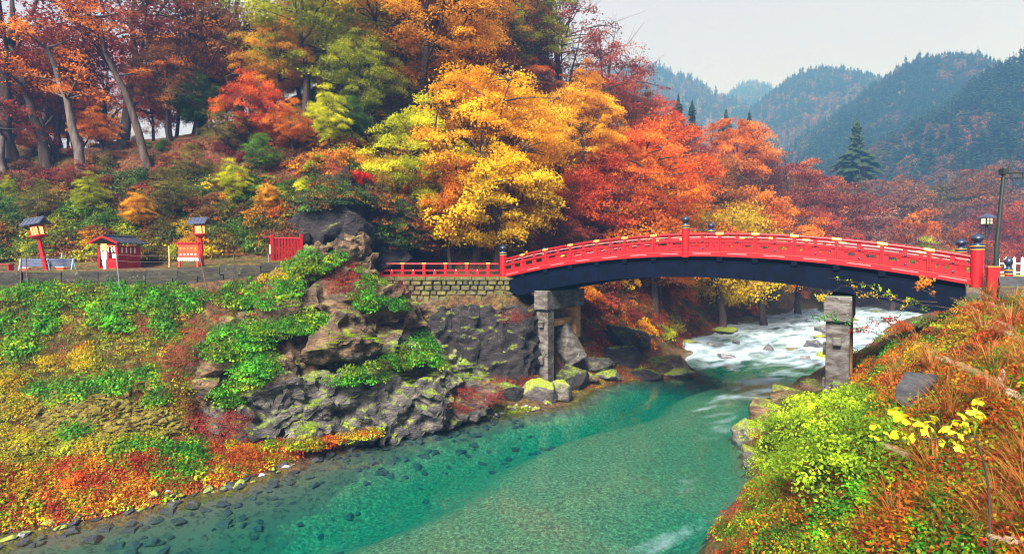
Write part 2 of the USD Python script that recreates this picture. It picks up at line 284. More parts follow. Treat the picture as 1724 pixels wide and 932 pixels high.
# wooded hill behind the path, its flank along the river and the crest
line(pl((-420, 440, 32), (-200, 440, 33.2), (0, 440, 35), (150, 440, 35.5), (300, 435, 36.5), (420, 425, 37.5), (490, 425, 38.2)))
line(pl((-420, 340, 38), (-200, 340, 39), (0, 340, 40.5), (200, 340, 41), (400, 310, 43)))
line(pl((500, 425, 38.4), (560, 425, 38.8), (640, 425, 43))); line(pl((505, 335, 39.8), (570, 318, 40.4), (650, 345, 44.3)))
line(pl((-420, 240, 45), (-200, 240, 45), (0, 245, 46), (130, 262, 46), (250, 245, 46.5), (330, 228, 47), (420, 200, 50), (520, 150, 54), (640, 90, 60), (760, 75, 66), (880, 125, 74), (980, 190, 82), (1080, 235, 94), (1180, 280, 108), (1290, 315, 124)))
q = pl((-420, 240, 64), (0, 258, 64), (250, 258, 66), (420, 230, 72), (640, 150, 85), (880, 180, 100), (1080, 260, 118), (1180, 295, 135)); line(q)
line(pl((600, 230, 47.5), (700, 230, 50.5), (800, 250, 54), (900, 285, 58), (1000, 335, 64), (1100, 372, 75), (1200, 395, 88), (1300, 405, 106)))
line(pl((720, 405, 48), (800, 418, 50), (900, 435, 51.5), (1000, 475, 54), (1080, 512, 58), (1150, 530, 66), (1230, 531, 81), (1330, 515, 98)))
# right bank: rock ledge, slope, crest, road
def off(p, d):
    t = np.gradient(p, axis=0); t /= np.linalg.norm(t, axis=1, keepdims=True); return p + np.c_[t[:, 1], -t[:, 0]] * d
q = off(RB, 1.1); line(np.c_[q, water_z(q[:, 1]) + np.where(q[:, 1] < 50, 1.15, .25)])
line([(7.6, 14.5, -5.0), (10.0, 18.0, -5.4), (12.2, 21.5, -5.7), (14.2, 25, -6.0), (16.0, 28, -6.3), (18.2, 31, -6.5), (22, 37, -6.2), (28, 44, -6.3)])
CREST = np.array([(5.5, -2, -1.6), (7.4, 4, -1.45), (10.4, 8, -1.5), (13.8, 14, -1.05), (17.2, 19, -.85), (20.7, 24, -.75), (24, 27.5, -.7), (29, 34, -1.4), (36, 44, -3.0), (47, 57, -4.8), (62, 76, -5.6), (85, 95, -5.8), (125, 112, -5.8)], float)
line(CREST); q = CREST + [7, -3, .35]; line(q); line(CREST + [40, -18, .4])
ctrl.append(np.array([(-90, 0, -8.), (-90, 20, -1), (-90, 45, 9), (-90, 66, 10), (150, 2, 0), (150, 60, -3), (150, 100, -4), (150, 150, 4), (60, 150, 14), (0, 150, 22), (-90, 150, 8), (-20, 2, -9), (0, 2, -9), (5, -8, -2), (150, -8, 0), (-90, -8, -9)], float))
C = np.vstack(ctrl)
_, keep = np.unique(np.round(C[:, :2] / .25), axis=0, return_index=True); C = C[np.sort(keep)]
GX0, GX1, GY0, GY1, GS = -80., 96., 3., 132., .4
gx, gy = np.arange(GX0, GX1 + .01, GS), np.arange(GY0, GY1 + .01, GS)
GXX, GYY = np.meshgrid(gx, gy, indexing='ij')
H = LinearNDInterpolator(C[:, :2], C[:, 2])(GXX, GYY); H = np.where(np.isnan(H), 0., H)
H = gaussian_filter(H, 1.0)
P3 = np.stack([GXX, GYY, 0 * GXX], -1)
RIV = np.vstack([LB, RB[::-1]])
import shapely
river_poly = shapely.Polygon(RIV); shapely.prepare(river_poly)
inR = shapely.contains_xy(river_poly, GXX, GYY)
dR = shapely.distance(shapely.points(GXX.ravel(), GYY.ravel()), river_poly.boundary).reshape(GXX.shape)
rough = np.clip(dR / 2.0, .12, 1) * np.where(inR & (GYY < 46), .12, np.where(inR, .22, 1.))
onpath = (H > -.25) & (H < 1.6) & (GYY < 50) & (GXX < 5)
rough = np.where(onpath, .08, rough)
H = H + rough * ((meshkit.fbm(P3 * .35, 4, 3) - .5) * 1.3 + (meshkit.fbm(P3 * 1.3, 3, 9) - .5) * .5)
def ground(x, y):
    fx, fy = (np.asarray(x, float) - GX0) / GS, (np.asarray(y, float) - GY0) / GS
    i, j = np.clip(fx.astype(int), 0, len(gx) - 2), np.clip(fy.astype(int), 0, len(gy) - 2); a, b = np.clip(fx - i, 0, 1), np.clip(fy - j, 0, 1)
    return H[i, j] * (1 - a) * (1 - b) + H[i + 1, j] * a * (1 - b) + H[i, j + 1] * (1 - a) * b + H[i + 1, j + 1] * a * b
def normal(x, y, e=.5):
    n = np.stack([ground(x - e, y) - ground(x + e, y), ground(x, y - e) - ground(x, y + e), 2 * e + 0 * np.asarray(x)], -1); return n / np.linalg.norm(n, axis=-1, keepdims=True)
def hit(px, py, d0=4., d1=130.):
    """where the viewing ray through a pixel meets the ground"""
    r = ray(px, py); r = r / r[..., 1:2]; out = np.full(r.shape, np.nan); done = np.zeros(r.shape[:-1], bool)
    for d in np.arange(d0, d1, .12):
        p = r * d + [0, 0, EYE]; m = ~done & (p[..., 2] < ground(p[..., 0], p[..., 1])); out[m] = p[m]; done |= m
        if done.all(): break
    return out
def quads(nx, ny, keep):
    i, j = np.meshgrid(np.arange(nx - 1), np.arange(ny - 1), indexing='ij'); q = np.stack([i * ny + j, (i + 1) * ny + j, (i + 1) * ny + j + 1, i * ny + j + 1], -1).reshape(-1, 4)
    return q[keep.ravel()]
def compact(v, f):
    u, inv = np.unique(f, return_inverse=True); return v[u], inv.reshape(f.shape)
V = np.stack([GXX, GYY, H], -1).reshape(-1, 3)
low = inR & (H < water_z(GYY) - .06)
cell = low[:-1, :-1] & low[1:, 1:] & low[1:, :-1] & low[:-1, 1:]
obj('ground', compact(V, quads(len(gx), len(gy), ~cell)), M_ground, smooth=True, kind='structure')
dL = shapely.distance(shapely.points(GXX.ravel(), GYY.ravel()), shapely.LineString(LB)).reshape(GXX.shape)
shal = (np.interp(GXX, [-19, -12, -5, 2, 8], [8.8, 5.6, 2.2, .9, 1.3]) - dL) / 1.3 + .6          # dark cobbles in the shallows of the left bank, pale sand beyond
bedmesh = quads(len(gx), len(gy), cell); bu = np.unique(bedmesh)
M_bed = usdkit.material(stage, L + 'pebble_and_sand_bed', {'g': ('geometry', {}), 'at': ('attribute', {'attribute': 'shallow'}), 'n': ('noise_texture', {'scale': 7., 'detail': 9., 'roughness': .8}), 'n2': ('noise_texture', {'scale': 1.1, 'detail': 6., 'roughness': .65, 'distortion': .6}), 'v': ('voronoi_texture', {'scale': 3.4, 'detail': 1.5, 'roughness': .6}), 'vd': ('vector_math', {'math_type': 'multiply_add', 'vector2': (1.5, 1.5, 1.5)}),
    'k': ('math', {'math_type': 'multiply_add', 'value2': 3.2, 'value3': -1.6}), 'sm': ('math', {'math_type': 'add'}), 'mr': ('map_range', {'from_min': .3, 'from_max': .75, 'clamp': True}),
    'r1': ('rgb_ramp', {'ramp': [(.36, (.012, .013, .007)), (.45, (.065, .064, .034)), (.55, (.15, .142, .08)), (.68, (.36, .34, .22))]}), 'r2': ('rgb_ramp', {'ramp': [(.2, (.003, .0025, .002)), (.42, (.010, .0075, .005)), (.6, (.024, .018, .012)), (.9, (.075, .055, .04))]}), 'x': ('mix', {}),
    'b': ('bump', {'strength': .9, 'distance': .08}), 'p': ('principled_bsdf', {'roughness': .8})},
    [('g.position', 'n.vector'), ('g.position', 'n2.vector'), ('g.position', 'vd.vector3'), ('n2.color', 'vd.vector1'), ('vd.vector', 'v.vector'), ('n2.fac', 'k.value1'), ('k.value', 'sm.value1'), ('at.fac', 'sm.value2'), ('sm.value', 'mr.value'), ('n.fac', 'r1.fac'), ('v.distance', 'r2.fac'), ('mr.result', 'x.fac'), ('r1.color', 'x.color1'), ('r2.color', 'x.color2'), ('x.color', 'p.base_color'), ('n.fac', 'b.height'), ('b.normal', 'p.normal')], surface='p.BSDF')
rb_ = obj('river_bed', compact(V, bedmesh), M_bed, smooth=True, kind='structure')
UsdGeom.PrimvarsAPI(rb_).CreatePrimvar('shallow', Sdf.ValueTypeNames.FloatArray, 'vertex').Set(Vt.FloatArray.FromNumpy(np.clip(shal, -1, 2).ravel()[bu].astype(np.float32)))
# hills: one coarse sheet to the horizon with the wooded mountains on it
FS = 14.
fx, fy = np.arange(-420, 1801, FS), np.arange(-60, 1401, FS); FX, FY = np.meshgrid(fx, fy, indexing='ij'); FP = np.stack([FX, FY, 0 * FX], -1)
HF = np.full(FX.shape, -10.)
def ridge(pts, front, back, seed, rough=.18):
    """pts: (px, py, depth) along the skyline; ground falls from it by front / back per metre"""
    global HF
    p = dense(pl(*pts), 8.); best = np.full(FX.shape, 1e9); k = np.zeros(FX.shape, int)
    for n in range(len(p)):
        d = np.hypot(FX - p[n, 0], FY - p[n, 1]); m = d < best; best[m] = d[m]; k[m] = n
    sl = np.where(FY < p[k, 1] + 0 * FX, front, back)
    n = meshkit.fbm(FP / 90., 4, seed) - .5
    h = p[k, 2] - best * sl * (1 + .9 * n) + n * 40 * np.clip(best / 120, 0, 1)
    HF = np.maximum(HF, np.where(best < 1200, h, -10))
ridge([(860, 138, 960), (1060, 122, 950), (1110, 117, 940), (1160, 138, 930), (1210, 163, 920), (1250, 180, 900), (1330, 222, 880)], .8, .5, 5)
ridge([(1215, 172, 1260), (1245, 149, 1250), (1268, 142, 1240), (1292, 150, 1230), (1320, 174, 1220)], .55, .5, 6)
ridge([(1240, 215, 790), (1290, 172, 790), (1340, 137, 795), (1385, 122, 800), (1430, 130, 800), (1475, 150, 800), (1560, 190, 800), (1700, 200, 800)], .55, .5, 7)
ridge([(1372, 275, 455), (1420, 215, 480), (1480, 162, 505), (1530, 122, 525), (1580, 105, 530), (1625, 110, 535), (1665, 138, 540), (1720, 155, 535), (1900, 150, 500)], .62, .5, 8)
ridge([(1640, 190, 320), (1690, 136, 335), (1740, 104, 340), (1850, 60, 340), (2050, 50, 320)], .66, .5, 9)
HF = HF + (meshkit.fbm(FP / 45., 3, 11) - .5) * 5 * np.clip((HF + 8) / 10, 0, 1)
near = (FX > GX0 - 10) & (FX < GX1 + 10) & (FY < GY1 + 10)
HF = np.where(near & (FX > GX0 + 3) & (FX < GX1 - 3) & (FY > GY0 + 3) & (FY < GY1 - 3), -13., np.where(near, np.minimum(HF, -4), HF))
def hill_z(x, y):
    a, b = (np.asarray(x, float) - fx[0]) / FS, (np.asarray(y, float) - fy[0]) / FS; i, j = np.clip(a.astype(int), 0, len(fx) - 2), np.clip(b.astype(int), 0, len(fy) - 2); a, b = a - i, b - j
    return HF[i, j] * (1 - a) * (1 - b) + HF[i + 1, j] * a * (1 - b) + HF[i, j + 1] * (1 - a) * b + HF[i + 1, j + 1] * a * b
obj('hills', (np.stack([FX, FY, HF], -1).reshape(-1, 3), quads(len(fx), len(fy), np.ones((len(fx) - 1, len(fy) - 1), bool))), M_hills, smooth=True, kind='structure')
# ------------------------------------------------------------------ river water: a closed body, its surface choppy and white in the rapids
WS = .3
wx, wy = np.arange(-26, 70, WS), np.arange(3, 112, WS); WX, WY = np.meshgrid(wx, wy, indexing='ij'); WP = np.stack([WX, WY, 0 * WX], -1)
wide = river_poly.buffer(1.2); shapely.prepare(wide); inW = shapely.contains_xy(wide, WX, WY)
rap = np.clip((WY + .12 * WX - 42.) / 14, 0, 1)           # the rapids upstream of the bridge
flow = np.stack([WX * .85 - WY * .5, (WX * .5 + WY * .85) * .38, 0 * WX], -1)
chop = (meshkit.fbm(flow * .55, 4, 21) - .5)
dBank = shapely.distance(shapely.points(WX.ravel(), WY.ravel()), river_poly.boundary).reshape(WX.shape)
WZ = water_z(WY) + rap * chop * .95 + (1 - rap) * (meshkit.fbm(WP * .8, 2, 4) - .5) * .015
FOAM_SHEEN = np.array([(23, 47.5), (18.2, 41), (14.2, 35.8), (11.2, 30.5), (9.2, 25.5), (6.6, 20), (3.6, 15)])      # drifting foam and pale sky sheen along the right bank, both painted as foam
dT = shapely.distance(shapely.points(WX.ravel(), WY.ravel()), shapely.LineString(FOAM_SHEEN)).reshape(WX.shape)
foam_sheen = np.exp(-(dT / np.interp(WY, [15, 26, 36, 48], [1.9, 1.5, 2.2, 5.0])) ** 2) * np.interp(WY, [14, 24, 30, 37, 48], [.50, .46, .42, .58, .90]) * (.55 + .9 * meshkit.fbm(WP * [.3, .3, 1], 3, 44))
foam = np.maximum(np.clip(rap, 0, 1), foam_sheen)  # rapids foam, with the bank's sheen put into the same foam colour
def water_body():
    n, m = len(wx), len(wy); cell = inW[:-1, :-1] & inW[1:, 1:] & inW[1:, :-1] & inW[:-1, 1:]
    v = np.stack([WX, WY, WZ], -1).reshape(-1, 3); q = quads(n, m, cell); bot = v.copy(); bot[:, 2] = -12.5
    e = np.vstack([q[:, [0, 1]], q[:, [1, 2]], q[:, [2, 3]], q[:, [3, 0]]]); key = {tuple(x) for x in e.tolist()}
    rim = np.array([(a, b) for a, b in key if (b, a) not in key]); N = n * m
    f = np.vstack([q, q[:, ::-1] + N, np.c_[rim[:, 1], rim[:, 0], rim[:, 0] + N, rim[:, 1] + N]])
    v2 = np.vstack([v, bot]); u, inv = np.unique(f, return_inverse=True)
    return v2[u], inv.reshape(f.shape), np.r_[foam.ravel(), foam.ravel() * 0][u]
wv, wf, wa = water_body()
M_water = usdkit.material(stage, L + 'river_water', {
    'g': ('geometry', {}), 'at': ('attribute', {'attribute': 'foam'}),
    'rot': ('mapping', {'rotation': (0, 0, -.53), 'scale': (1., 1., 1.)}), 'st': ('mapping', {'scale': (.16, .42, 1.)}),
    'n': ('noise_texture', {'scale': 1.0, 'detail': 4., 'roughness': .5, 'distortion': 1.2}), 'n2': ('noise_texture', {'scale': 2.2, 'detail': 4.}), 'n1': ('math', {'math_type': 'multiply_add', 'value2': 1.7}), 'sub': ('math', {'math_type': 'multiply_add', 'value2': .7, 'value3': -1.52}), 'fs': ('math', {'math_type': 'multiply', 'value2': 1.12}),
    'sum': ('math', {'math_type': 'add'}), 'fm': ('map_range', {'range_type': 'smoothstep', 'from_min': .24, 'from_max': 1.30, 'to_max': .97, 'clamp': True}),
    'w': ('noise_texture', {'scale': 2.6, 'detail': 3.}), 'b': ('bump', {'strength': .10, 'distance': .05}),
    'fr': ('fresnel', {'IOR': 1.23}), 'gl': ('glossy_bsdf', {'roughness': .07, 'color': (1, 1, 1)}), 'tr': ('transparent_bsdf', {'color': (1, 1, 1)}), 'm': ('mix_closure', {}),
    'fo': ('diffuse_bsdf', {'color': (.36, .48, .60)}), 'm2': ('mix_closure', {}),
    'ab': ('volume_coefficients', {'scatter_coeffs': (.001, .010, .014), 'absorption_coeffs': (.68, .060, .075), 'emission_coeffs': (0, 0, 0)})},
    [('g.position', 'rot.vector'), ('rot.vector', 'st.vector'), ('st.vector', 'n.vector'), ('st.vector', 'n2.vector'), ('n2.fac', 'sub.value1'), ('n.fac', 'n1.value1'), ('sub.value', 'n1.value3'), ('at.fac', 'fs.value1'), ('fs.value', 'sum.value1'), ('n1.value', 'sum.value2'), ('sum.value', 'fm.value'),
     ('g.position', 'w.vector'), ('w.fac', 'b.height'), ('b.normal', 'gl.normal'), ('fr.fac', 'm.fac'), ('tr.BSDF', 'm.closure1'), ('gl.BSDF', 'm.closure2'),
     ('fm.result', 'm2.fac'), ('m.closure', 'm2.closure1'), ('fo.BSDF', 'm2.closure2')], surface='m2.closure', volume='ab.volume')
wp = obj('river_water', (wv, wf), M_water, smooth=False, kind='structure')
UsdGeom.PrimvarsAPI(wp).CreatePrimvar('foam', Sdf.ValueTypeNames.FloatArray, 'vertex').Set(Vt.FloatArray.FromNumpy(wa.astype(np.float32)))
# ------------------------------------------------------------------ the arched red bridge: local x along it (left end -14, right end +14), y across (0 = near side), z up
ANG, BM, BW = -.594, np.array([10.888, 34.018]), 6.4
BU = np.array([math.cos(ANG), math.sin(ANG)]); BN = np.array([-BU[1], BU[0]])
def bridge_point(x, y, z): p = BM + BU * x + BN * y; return np.array([p[0], p[1], z])
def arch(x): return 1.55 * (1 - (np.asarray(x, float) / 14) ** 2)
bridge = thing('arched_bridge', 'long arched vermilion footbridge with dark underside spanning the river', 'bridge', (BM[0], BM[1], 0), ANG)
def apath(x0, x1, n, y, dz=0.): x = np.linspace(x0, x1, n); return np.c_[x, 0 * x + y, arch(x) + dz]
def post_profile(r, h):    # round post, bands, onion-shaped knob
    red = [(0, -.05), (r, -.05), (r, h), (r * .93, h + .03), (0, h + .03)]
    z = h + .03
    band = [(0, z), (r * 1.04, z), (r * 1.04, z + .10), (r * .9, z + .10), (r * .9, z + .16), (r * 1.04, z + .16), (r * 1.04, z + .26), (r * .95, z + .30), (0, z + .30)]
    z += .30
    knob = [(0, z - .01), (r * .8, z - .01), (r * .5, z + .06), (r * .52, z + .10), (r * .88, z + .19), (r * 1.02, z + .29), (r * .9, z + .38), (r * .5, z + .46), (r * .18, z + .53), (0, z + .58)]
    return red, band, knob
def giboshi_post(t, x, y, z, r, h, name='post'):
    red, band, knob = post_profile(r, h); sh = lambda p: [(a, b + z) for a, b in p]
    p = obj(name, MB().lathe(sh(red), 24, (x, y)), M_red, t, smooth=40)
    obj('collar', MB().lathe(sh(band), 24, (x, y)), M_knob, p, smooth=40)
    zz = z + h + .03
    for dz in (.045, .205):
        obj('gilded_ring', MB().lathe([(r * 1.0, zz + dz - .02), (r * 1.075, zz + dz - .02), (r * 1.075, zz + dz + .02), (r * 1.0, zz + dz + .02), (r * 1.0, zz + dz - .02)], 24, (x, y)), M_gold, p, smooth=40)
    obj('onion_knob', MB().lathe(sh(knob), 24, (x, y)), M_knob, p, smooth=40)
    return p
PX = [-14, -12.2, -10.2, -8.15, -6.1, -4.05, -2.05, 0, 2.05, 4.05, 6.1, 8.15, 10.2, 12.15, 14]
# deck of planks across
for k, x in enumerate(np.arange(-13.9, 13.9, .62)):
    a, b = arch(x), arch(x + .6); m = MB(); m.hull([(xx, yy, zz + d) for xx, zz in ((x, a), (x + .6, b)) for yy in (.15, BW - .15) for d in (.24, .33)])
    obj('deck_plank', m, M_deck, bridge)
for side, y0, sg in ((0, 0., 1), (1, BW, -1)):
    Y = lambda a, b: (y0 + sg * a, y0 + sg * b) if sg > 0 else (y0 + sg * b, y0 + sg * a)
    o = lambda m, name, mat, **k: obj(name, m, mat, bridge, **k)
    # red fascia beam, lower and upper boards of the parapet, middle rail, round top rail
    o(MB().sweep(apath(-14.1, 14.1, 61, 0), [(p[0], p[1]) for p in rect(*Y(-.06, .22), 0., .33, .02)]), 'fascia_beam', M_red)
    o(MB().sweep(apath(-14, 14, 61, 0), rect(*Y(-.075, .0), .27, .31)), 'beam_edge_trim', M_red_old)
    o(MB().sweep(apath(-13.9, 13.9, 61, 0), rect(*Y(.02, .12), .335, .60, .01)), 'lower_rail', M_red)
    o(MB().sweep(apath(-13.9, 13.9, 61, 0), rect(*Y(-.02, .17), .86, 1.04, .03)), 'middle_rail', M_red)
    o(MB().sweep(apath(-13.85, 13.85, 61, 0), [(y0 + .08 * sg + .125 * math.cos(t), 1.385 + .10 * math.sin(t)) for t in np.linspace(0, 2 * PI, 10)[:-1]]), 'top_rail', M_red, smooth=50)
    o(MB().sweep(apath(-13.8, 13.8, 41, 0), rect(*Y(.04, .10), 1.185, 1.24)), 'thin_rail', M_highlight)  # rail coloured as a highlight line
    for k in range(14):
        x0, x1 = PX[k], PX[k + 1]
        if k: 
            zc = arch(x0); rise = (arch(x0 + .1) - arch(x0 - .1)) / .2
            if abs(x0) > .1:
                b = MB().box(x0 - .09, x0 + .09, *Y(-.035, .19), zc + .2, zc + 1.36, .012); p = o(b, 'rail_post', M_red)
                for q in range(7):
                    z = zc + .4 + q * .115; s = MB().tm(trimesh.creation.icosphere(1, .03)); v, f = s.out(); obj('stud', (v + [x0, y0 - .035 * sg if sg > 0 else y0 + .035, z], f), M_black, p)
                c = MB().sweep(apath(x0 - .22, x0 + .22, 3, 0), [(y0 + .08 * sg + .132 * math.cos(t), 1.39 + .108 * math.sin(t)) for t in np.linspace(-.5, PI + .5, 7)])
                obj('gilded_cap', c, M_gold, p, smooth=50)
        w = x1 - x0
        # blocks between lower rail and middle rail leave two slots in each bay
        for a, b in ((.0, .14), (.42, .60), (.88, 1.0)):
            xa, xb = x0 + a * w, x0 + b * w
            m = MB().sweep(apath(xa, xb, 2, 0), rect(*Y(.025, .115), .595, .865)); o(m, 'parapet_block', M_red)
        for fx_, zz in ((.51, .95), (.51, .5)):
            xx = x0 + fx_ * w; s = trimesh.creation.icosphere(1, .062); s.apply_scale((1, .6, 1)); s.apply_translation((xx, y0 - .02 * sg if zz > .8 else y0 + .02 * sg, arch(xx) + zz)); o(MB().tm(s), 'bolt_boss', M_knob, smooth=True)
        xm = x0 + .5 * w; m = MB().sweep(apath(xm - .55, xm + .55, 3, 0), rect(*Y(-.072, -.055), .17, .21)); o(m, 'pale_trim_strip', M_highlight)  # strip added to paint a highlight along the fascia
        for xx in (x0 + .5 * w,):
            m = MB().sweep(apath(xx - .09, xx + .09, 2, 0), rect(*Y(.02, .12), 1.03, 1.30)); o(m, 'rail_strut', M_red)
    # dark timber below: bracket ends, ledger, deep arched girder
    for x in PX[1:-1]:
        m = MB().box(x - .17, x + .17, *Y(-.02, .5), arch(x) - .30, arch(x) - .004, .02); o(m, 'bracket', M_navy)
    o(MB().sweep(apath(-13.6, 13.6, 61, 0), rect(*Y(.25, .45), -.36, -.003)), 'ledger', M_navy)
    o(MB().sweep(apath(-13.5, 13.5, 61, 0), rect(*Y(.1, .26), -.31, -.24)), 'ledger_lip', M_navy)
    x = np.linspace(-13.6, 13.6, 61); m = MB(); top = arch(x) - .33; dep = .88 + .42 * (np.abs(x) / 14) ** 2; dep = np.where(np.abs(x) > 12.6, dep - (np.abs(x) - 12.6) * .75, dep)
    ya, yb = Y(.08, .55); sec = np.stack([np.c_[x, 0 * x + yy, zz] for yy, zz in ((ya, top - dep), (yb, top - dep), (yb, top), (ya, top))], 1)
    n = len(x); i, j = np.meshgrid(np.arange(n - 1), np.arange(4), indexing='ij'); q = np.stack([i * 4 + j, i * 4 + (j + 1) % 4, (i + 1) * 4 + (j + 1) % 4, (i + 1) * 4 + j], -1).reshape(-1, 4)
    m.add(sec.reshape(-1, 3), q); m.add(sec[0], [(0, 1, 2, 3)]); m.add(sec[-1], [(3, 2, 1, 0)]); o(m, 'arched_girder', M_navy)
    for xj in np.arange(-12, 12.1, 2.0):
        k = np.argmin(np.abs(x - xj)); o(MB().box(xj - .05, xj + .05, *Y(.055, .0795), float(top[k] - dep[k]) + .05, float(top[k]) - .02, .006), 'girder_batten', M_navy)
    m = MB().sweep(np.c_[x, 0 * x, top - dep], rect(*Y(.03, .6), -.07, .02)); o(m, 'girder_flange', M_navy)
    for k, x in enumerate((-14, 0, 14)):
        giboshi_post(bridge, x, y0 + .05 * sg, float(arch(x)), .24 if k == 1 else .27, 1.70, 'main_post')
for x in np.linspace(-12, 12, 13):
    obj('cross_beam', MB().box(x - .15, x + .15, .57, BW - .57, float(arch(x)) - .75, float(arch(x)) - .45), M_navy, bridge)
m = MB().sweep(apath(-13.5, 13.5, 41, 0), rect(.5, BW - .5, -.02, .22)); obj('deck_underside', m, M_navy, bridge)
# ------------------------------------------------------------------ stone piers
def pier(x, ybase, label, capw, colw, z_near, z_far, captop, notch):
    c = bridge_point(x, 0, 0); t = thing('stone_pier', label, 'pier', (c[0], c[1], 0), ANG)
    b = lambda name, *a, mat=M_pier, bev=.04: obj(name, MB().box(*a, bev), mat, t, smooth=False)
    b('cap_beam', -capw / 2, capw / 2, -.25, BW - .6, captop - 1.4, captop)
    b('near_column', -colw / 2, colw / 2, -.02, .95, z_near - .6, captop - 1.402)
    b('far_column', -colw / 2, colw / 2, BW - 2., BW - 1.1, z_far - .6, captop - 1.402, mat=M_pier_brown)
    b('tie_beam', -.22, .22, .955, BW - 1.4, captop - 2.75, captop - 2.2, mat=M_pier_brown); b('tie_beam_end', -.2, .2, -.30, -.025, captop - 2.7, captop - 2.25)
    for dz in notch: b('tie_beam_end', -colw / 2 - .16, -colw / 2 + .2, .25, .62, dz - .35, dz + .35)
    for dz in notch[1:]: b('tie_beam_end', -.2, .2, -.3, .1, dz - .3, dz + .3)
    return t
pier(-10.45, 0, 'stone pier with cap beam below the left part of the bridge', 1.15, .98, -7.5, -4.2, -.88, (-3.4, -6.0))
pier(8.25, 0, 'stone pier below the right part of the bridge beside the bushes', 1.32, 1.12, -6.2, -5.2, -.66, (-3.6, -5.6))
# ------------------------------------------------------------------ low red railing on the abutment
RL, RR = np.array([-10.75, 41.55]), np.array([-1.05, 41.75])
ra = math.atan2(*(RR - RL)[::-1]); rl = float(np.linalg.norm(RR - RL))
rail = thing('red_railing', 'low vermilion railing on the mossy stone abutment left of the bridge', 'railing', (RL[0], RL[1], .12), ra)
giboshi_post(rail, 0, 0, 0, .25, 1.35)
obj('top_rail', MB().tube([(0, 0, .98), (rl, 0, .98)], .075, 10), M_red, rail, smooth=50)
obj('middle_rail', MB().box(0, rl, -.06, .06, .40, .55, .01), M_red, rail); obj('bottom_rail', MB().box(0, rl, -.06, .06, .02, .16, .01), M_red, rail)
for k in range(6):
    x = .7 + k * (rl - 1.0) / 5.3
    p = obj('rail_post', MB().box(x - .11, x + .11, -.075, .075, .0, .94, .01), M_red, rail); obj('gilded_cap', MB().box(x - .17, x + .17, -.082, .082, .945, 1.075, .02), M_gold, p)
    if k < 5:
        x += (rl - 1.) / 10.6; obj('low_block', MB().box(x - .12, x + .12, -.05, .05, .155, .405), M_red, rail)
        s = trimesh.creation.icosphere(1, .05); s.apply_translation((x, -.06, .48)); obj('bolt_boss', MB().tm(s), M_white, rail)
# ------------------------------------------------------------------ mossy abutment wall of single stones
rs = np.random.RandomState(5)
abut = thing('abutment_wall', 'mossy masonry wall of rounded stones below the low red railing', 'wall', (RL[0], RL[1], 0), ra)
obj('core', MB().box(-.6, rl + 1.6, .12, 1.2, -3.2, .06), M_wallstone, abut)
x = -.7
while x < rl + 1.0:       # coping slabs
    w = rs.uniform(.9, 1.5); obj('coping_slab', MB().box(x, x + w - .025, -.22 + rs.uniform(-.03, .03), .6, -.16, .10 + rs.uniform(-.02, .02), .03), M_block, abut); x += w
z = -.18
while z > -2.85:
    h = rs.uniform(.36, .56); x = -.9 + rs.uniform(0, .6)
    while x < rl + 1.2:
        w = rs.uniform(.34, .86); d = rs.uniform(.0, .16); pts = []
        for a in (x + .02, x + w - .02):
            for b in (z - h + .02, z - .02):
                pts += [(a + rs.uniform(-.05, .05), .2, b + rs.uniform(-.06, .06))]; ax, bx = (a + x + w / 2) / 2, (b + z - h / 2) / 2
                pts += [(ax + (a - ax) * rs.uniform(.35, .7), -.13 - d + rs.uniform(-.03, .05), bx + (b - bx) * rs.uniform(.35, .7)), (a * .94 + (x + w / 2) * .06, -.02 - d * .6, b * .9 + (z - h / 2) * .1)]
        obj('wall_stone', MB().hull(pts), M_block, abut); x += w
    z -= h
# ------------------------------------------------------------------ retaining wall of big cut stones along the path
WALLP = pl((-420, 490, 24.2), (-200, 490, 26.3), (0, 488, 28.0), (150, 488, 28.8), (300, 487, 29.8), (420, 472, 31.0), (505, 455, 32.4))[:, :2]
seg = np.r_[0, np.cumsum(np.linalg.norm(np.diff(WALLP, axis=0), axis=1))]
def on_wall(s): return np.array([np.interp(s, seg, WALLP[:, 0]), np.interp(s, seg, WALLP[:, 1])])
pathwall = thing('path_wall', 'two-course wall of large dark cut stones along the edge of the path', 'wall', (WALLP[2, 0], WALLP[2, 1], 0))
for course, (zb, zt, setb) in enumerate(((-.62, .12, 0.), (.13, .66, .1))):
    s = rs.uniform(0, .8)
    while s < seg[-1] - .5:
        w = min(rs.uniform(1.1, 2.4), seg[-1] - s); a, b = on_wall(s + .02), on_wall(s + w - .02); t = (b - a) / np.linalg.norm(b - a); nrm = np.array([-t[1], t[0]])
        rise = np.interp(s, [seg[3], seg[-1]], [0, .62]); r = rs.uniform(-.05, .05); pts = []
        for p in (a, b):
            for e in (setb + r, .9):
                for zz in (zb, zt):
                    q = p + nrm * e + rs.uniform(-.02, .02, 2) - WALLP[2]; pts.append((q[0], q[1], zz + rise + rs.uniform(-.025, .025)))
        obj('wall_stone', MB().hull(pts), M_wallstone, pathwall); s += w
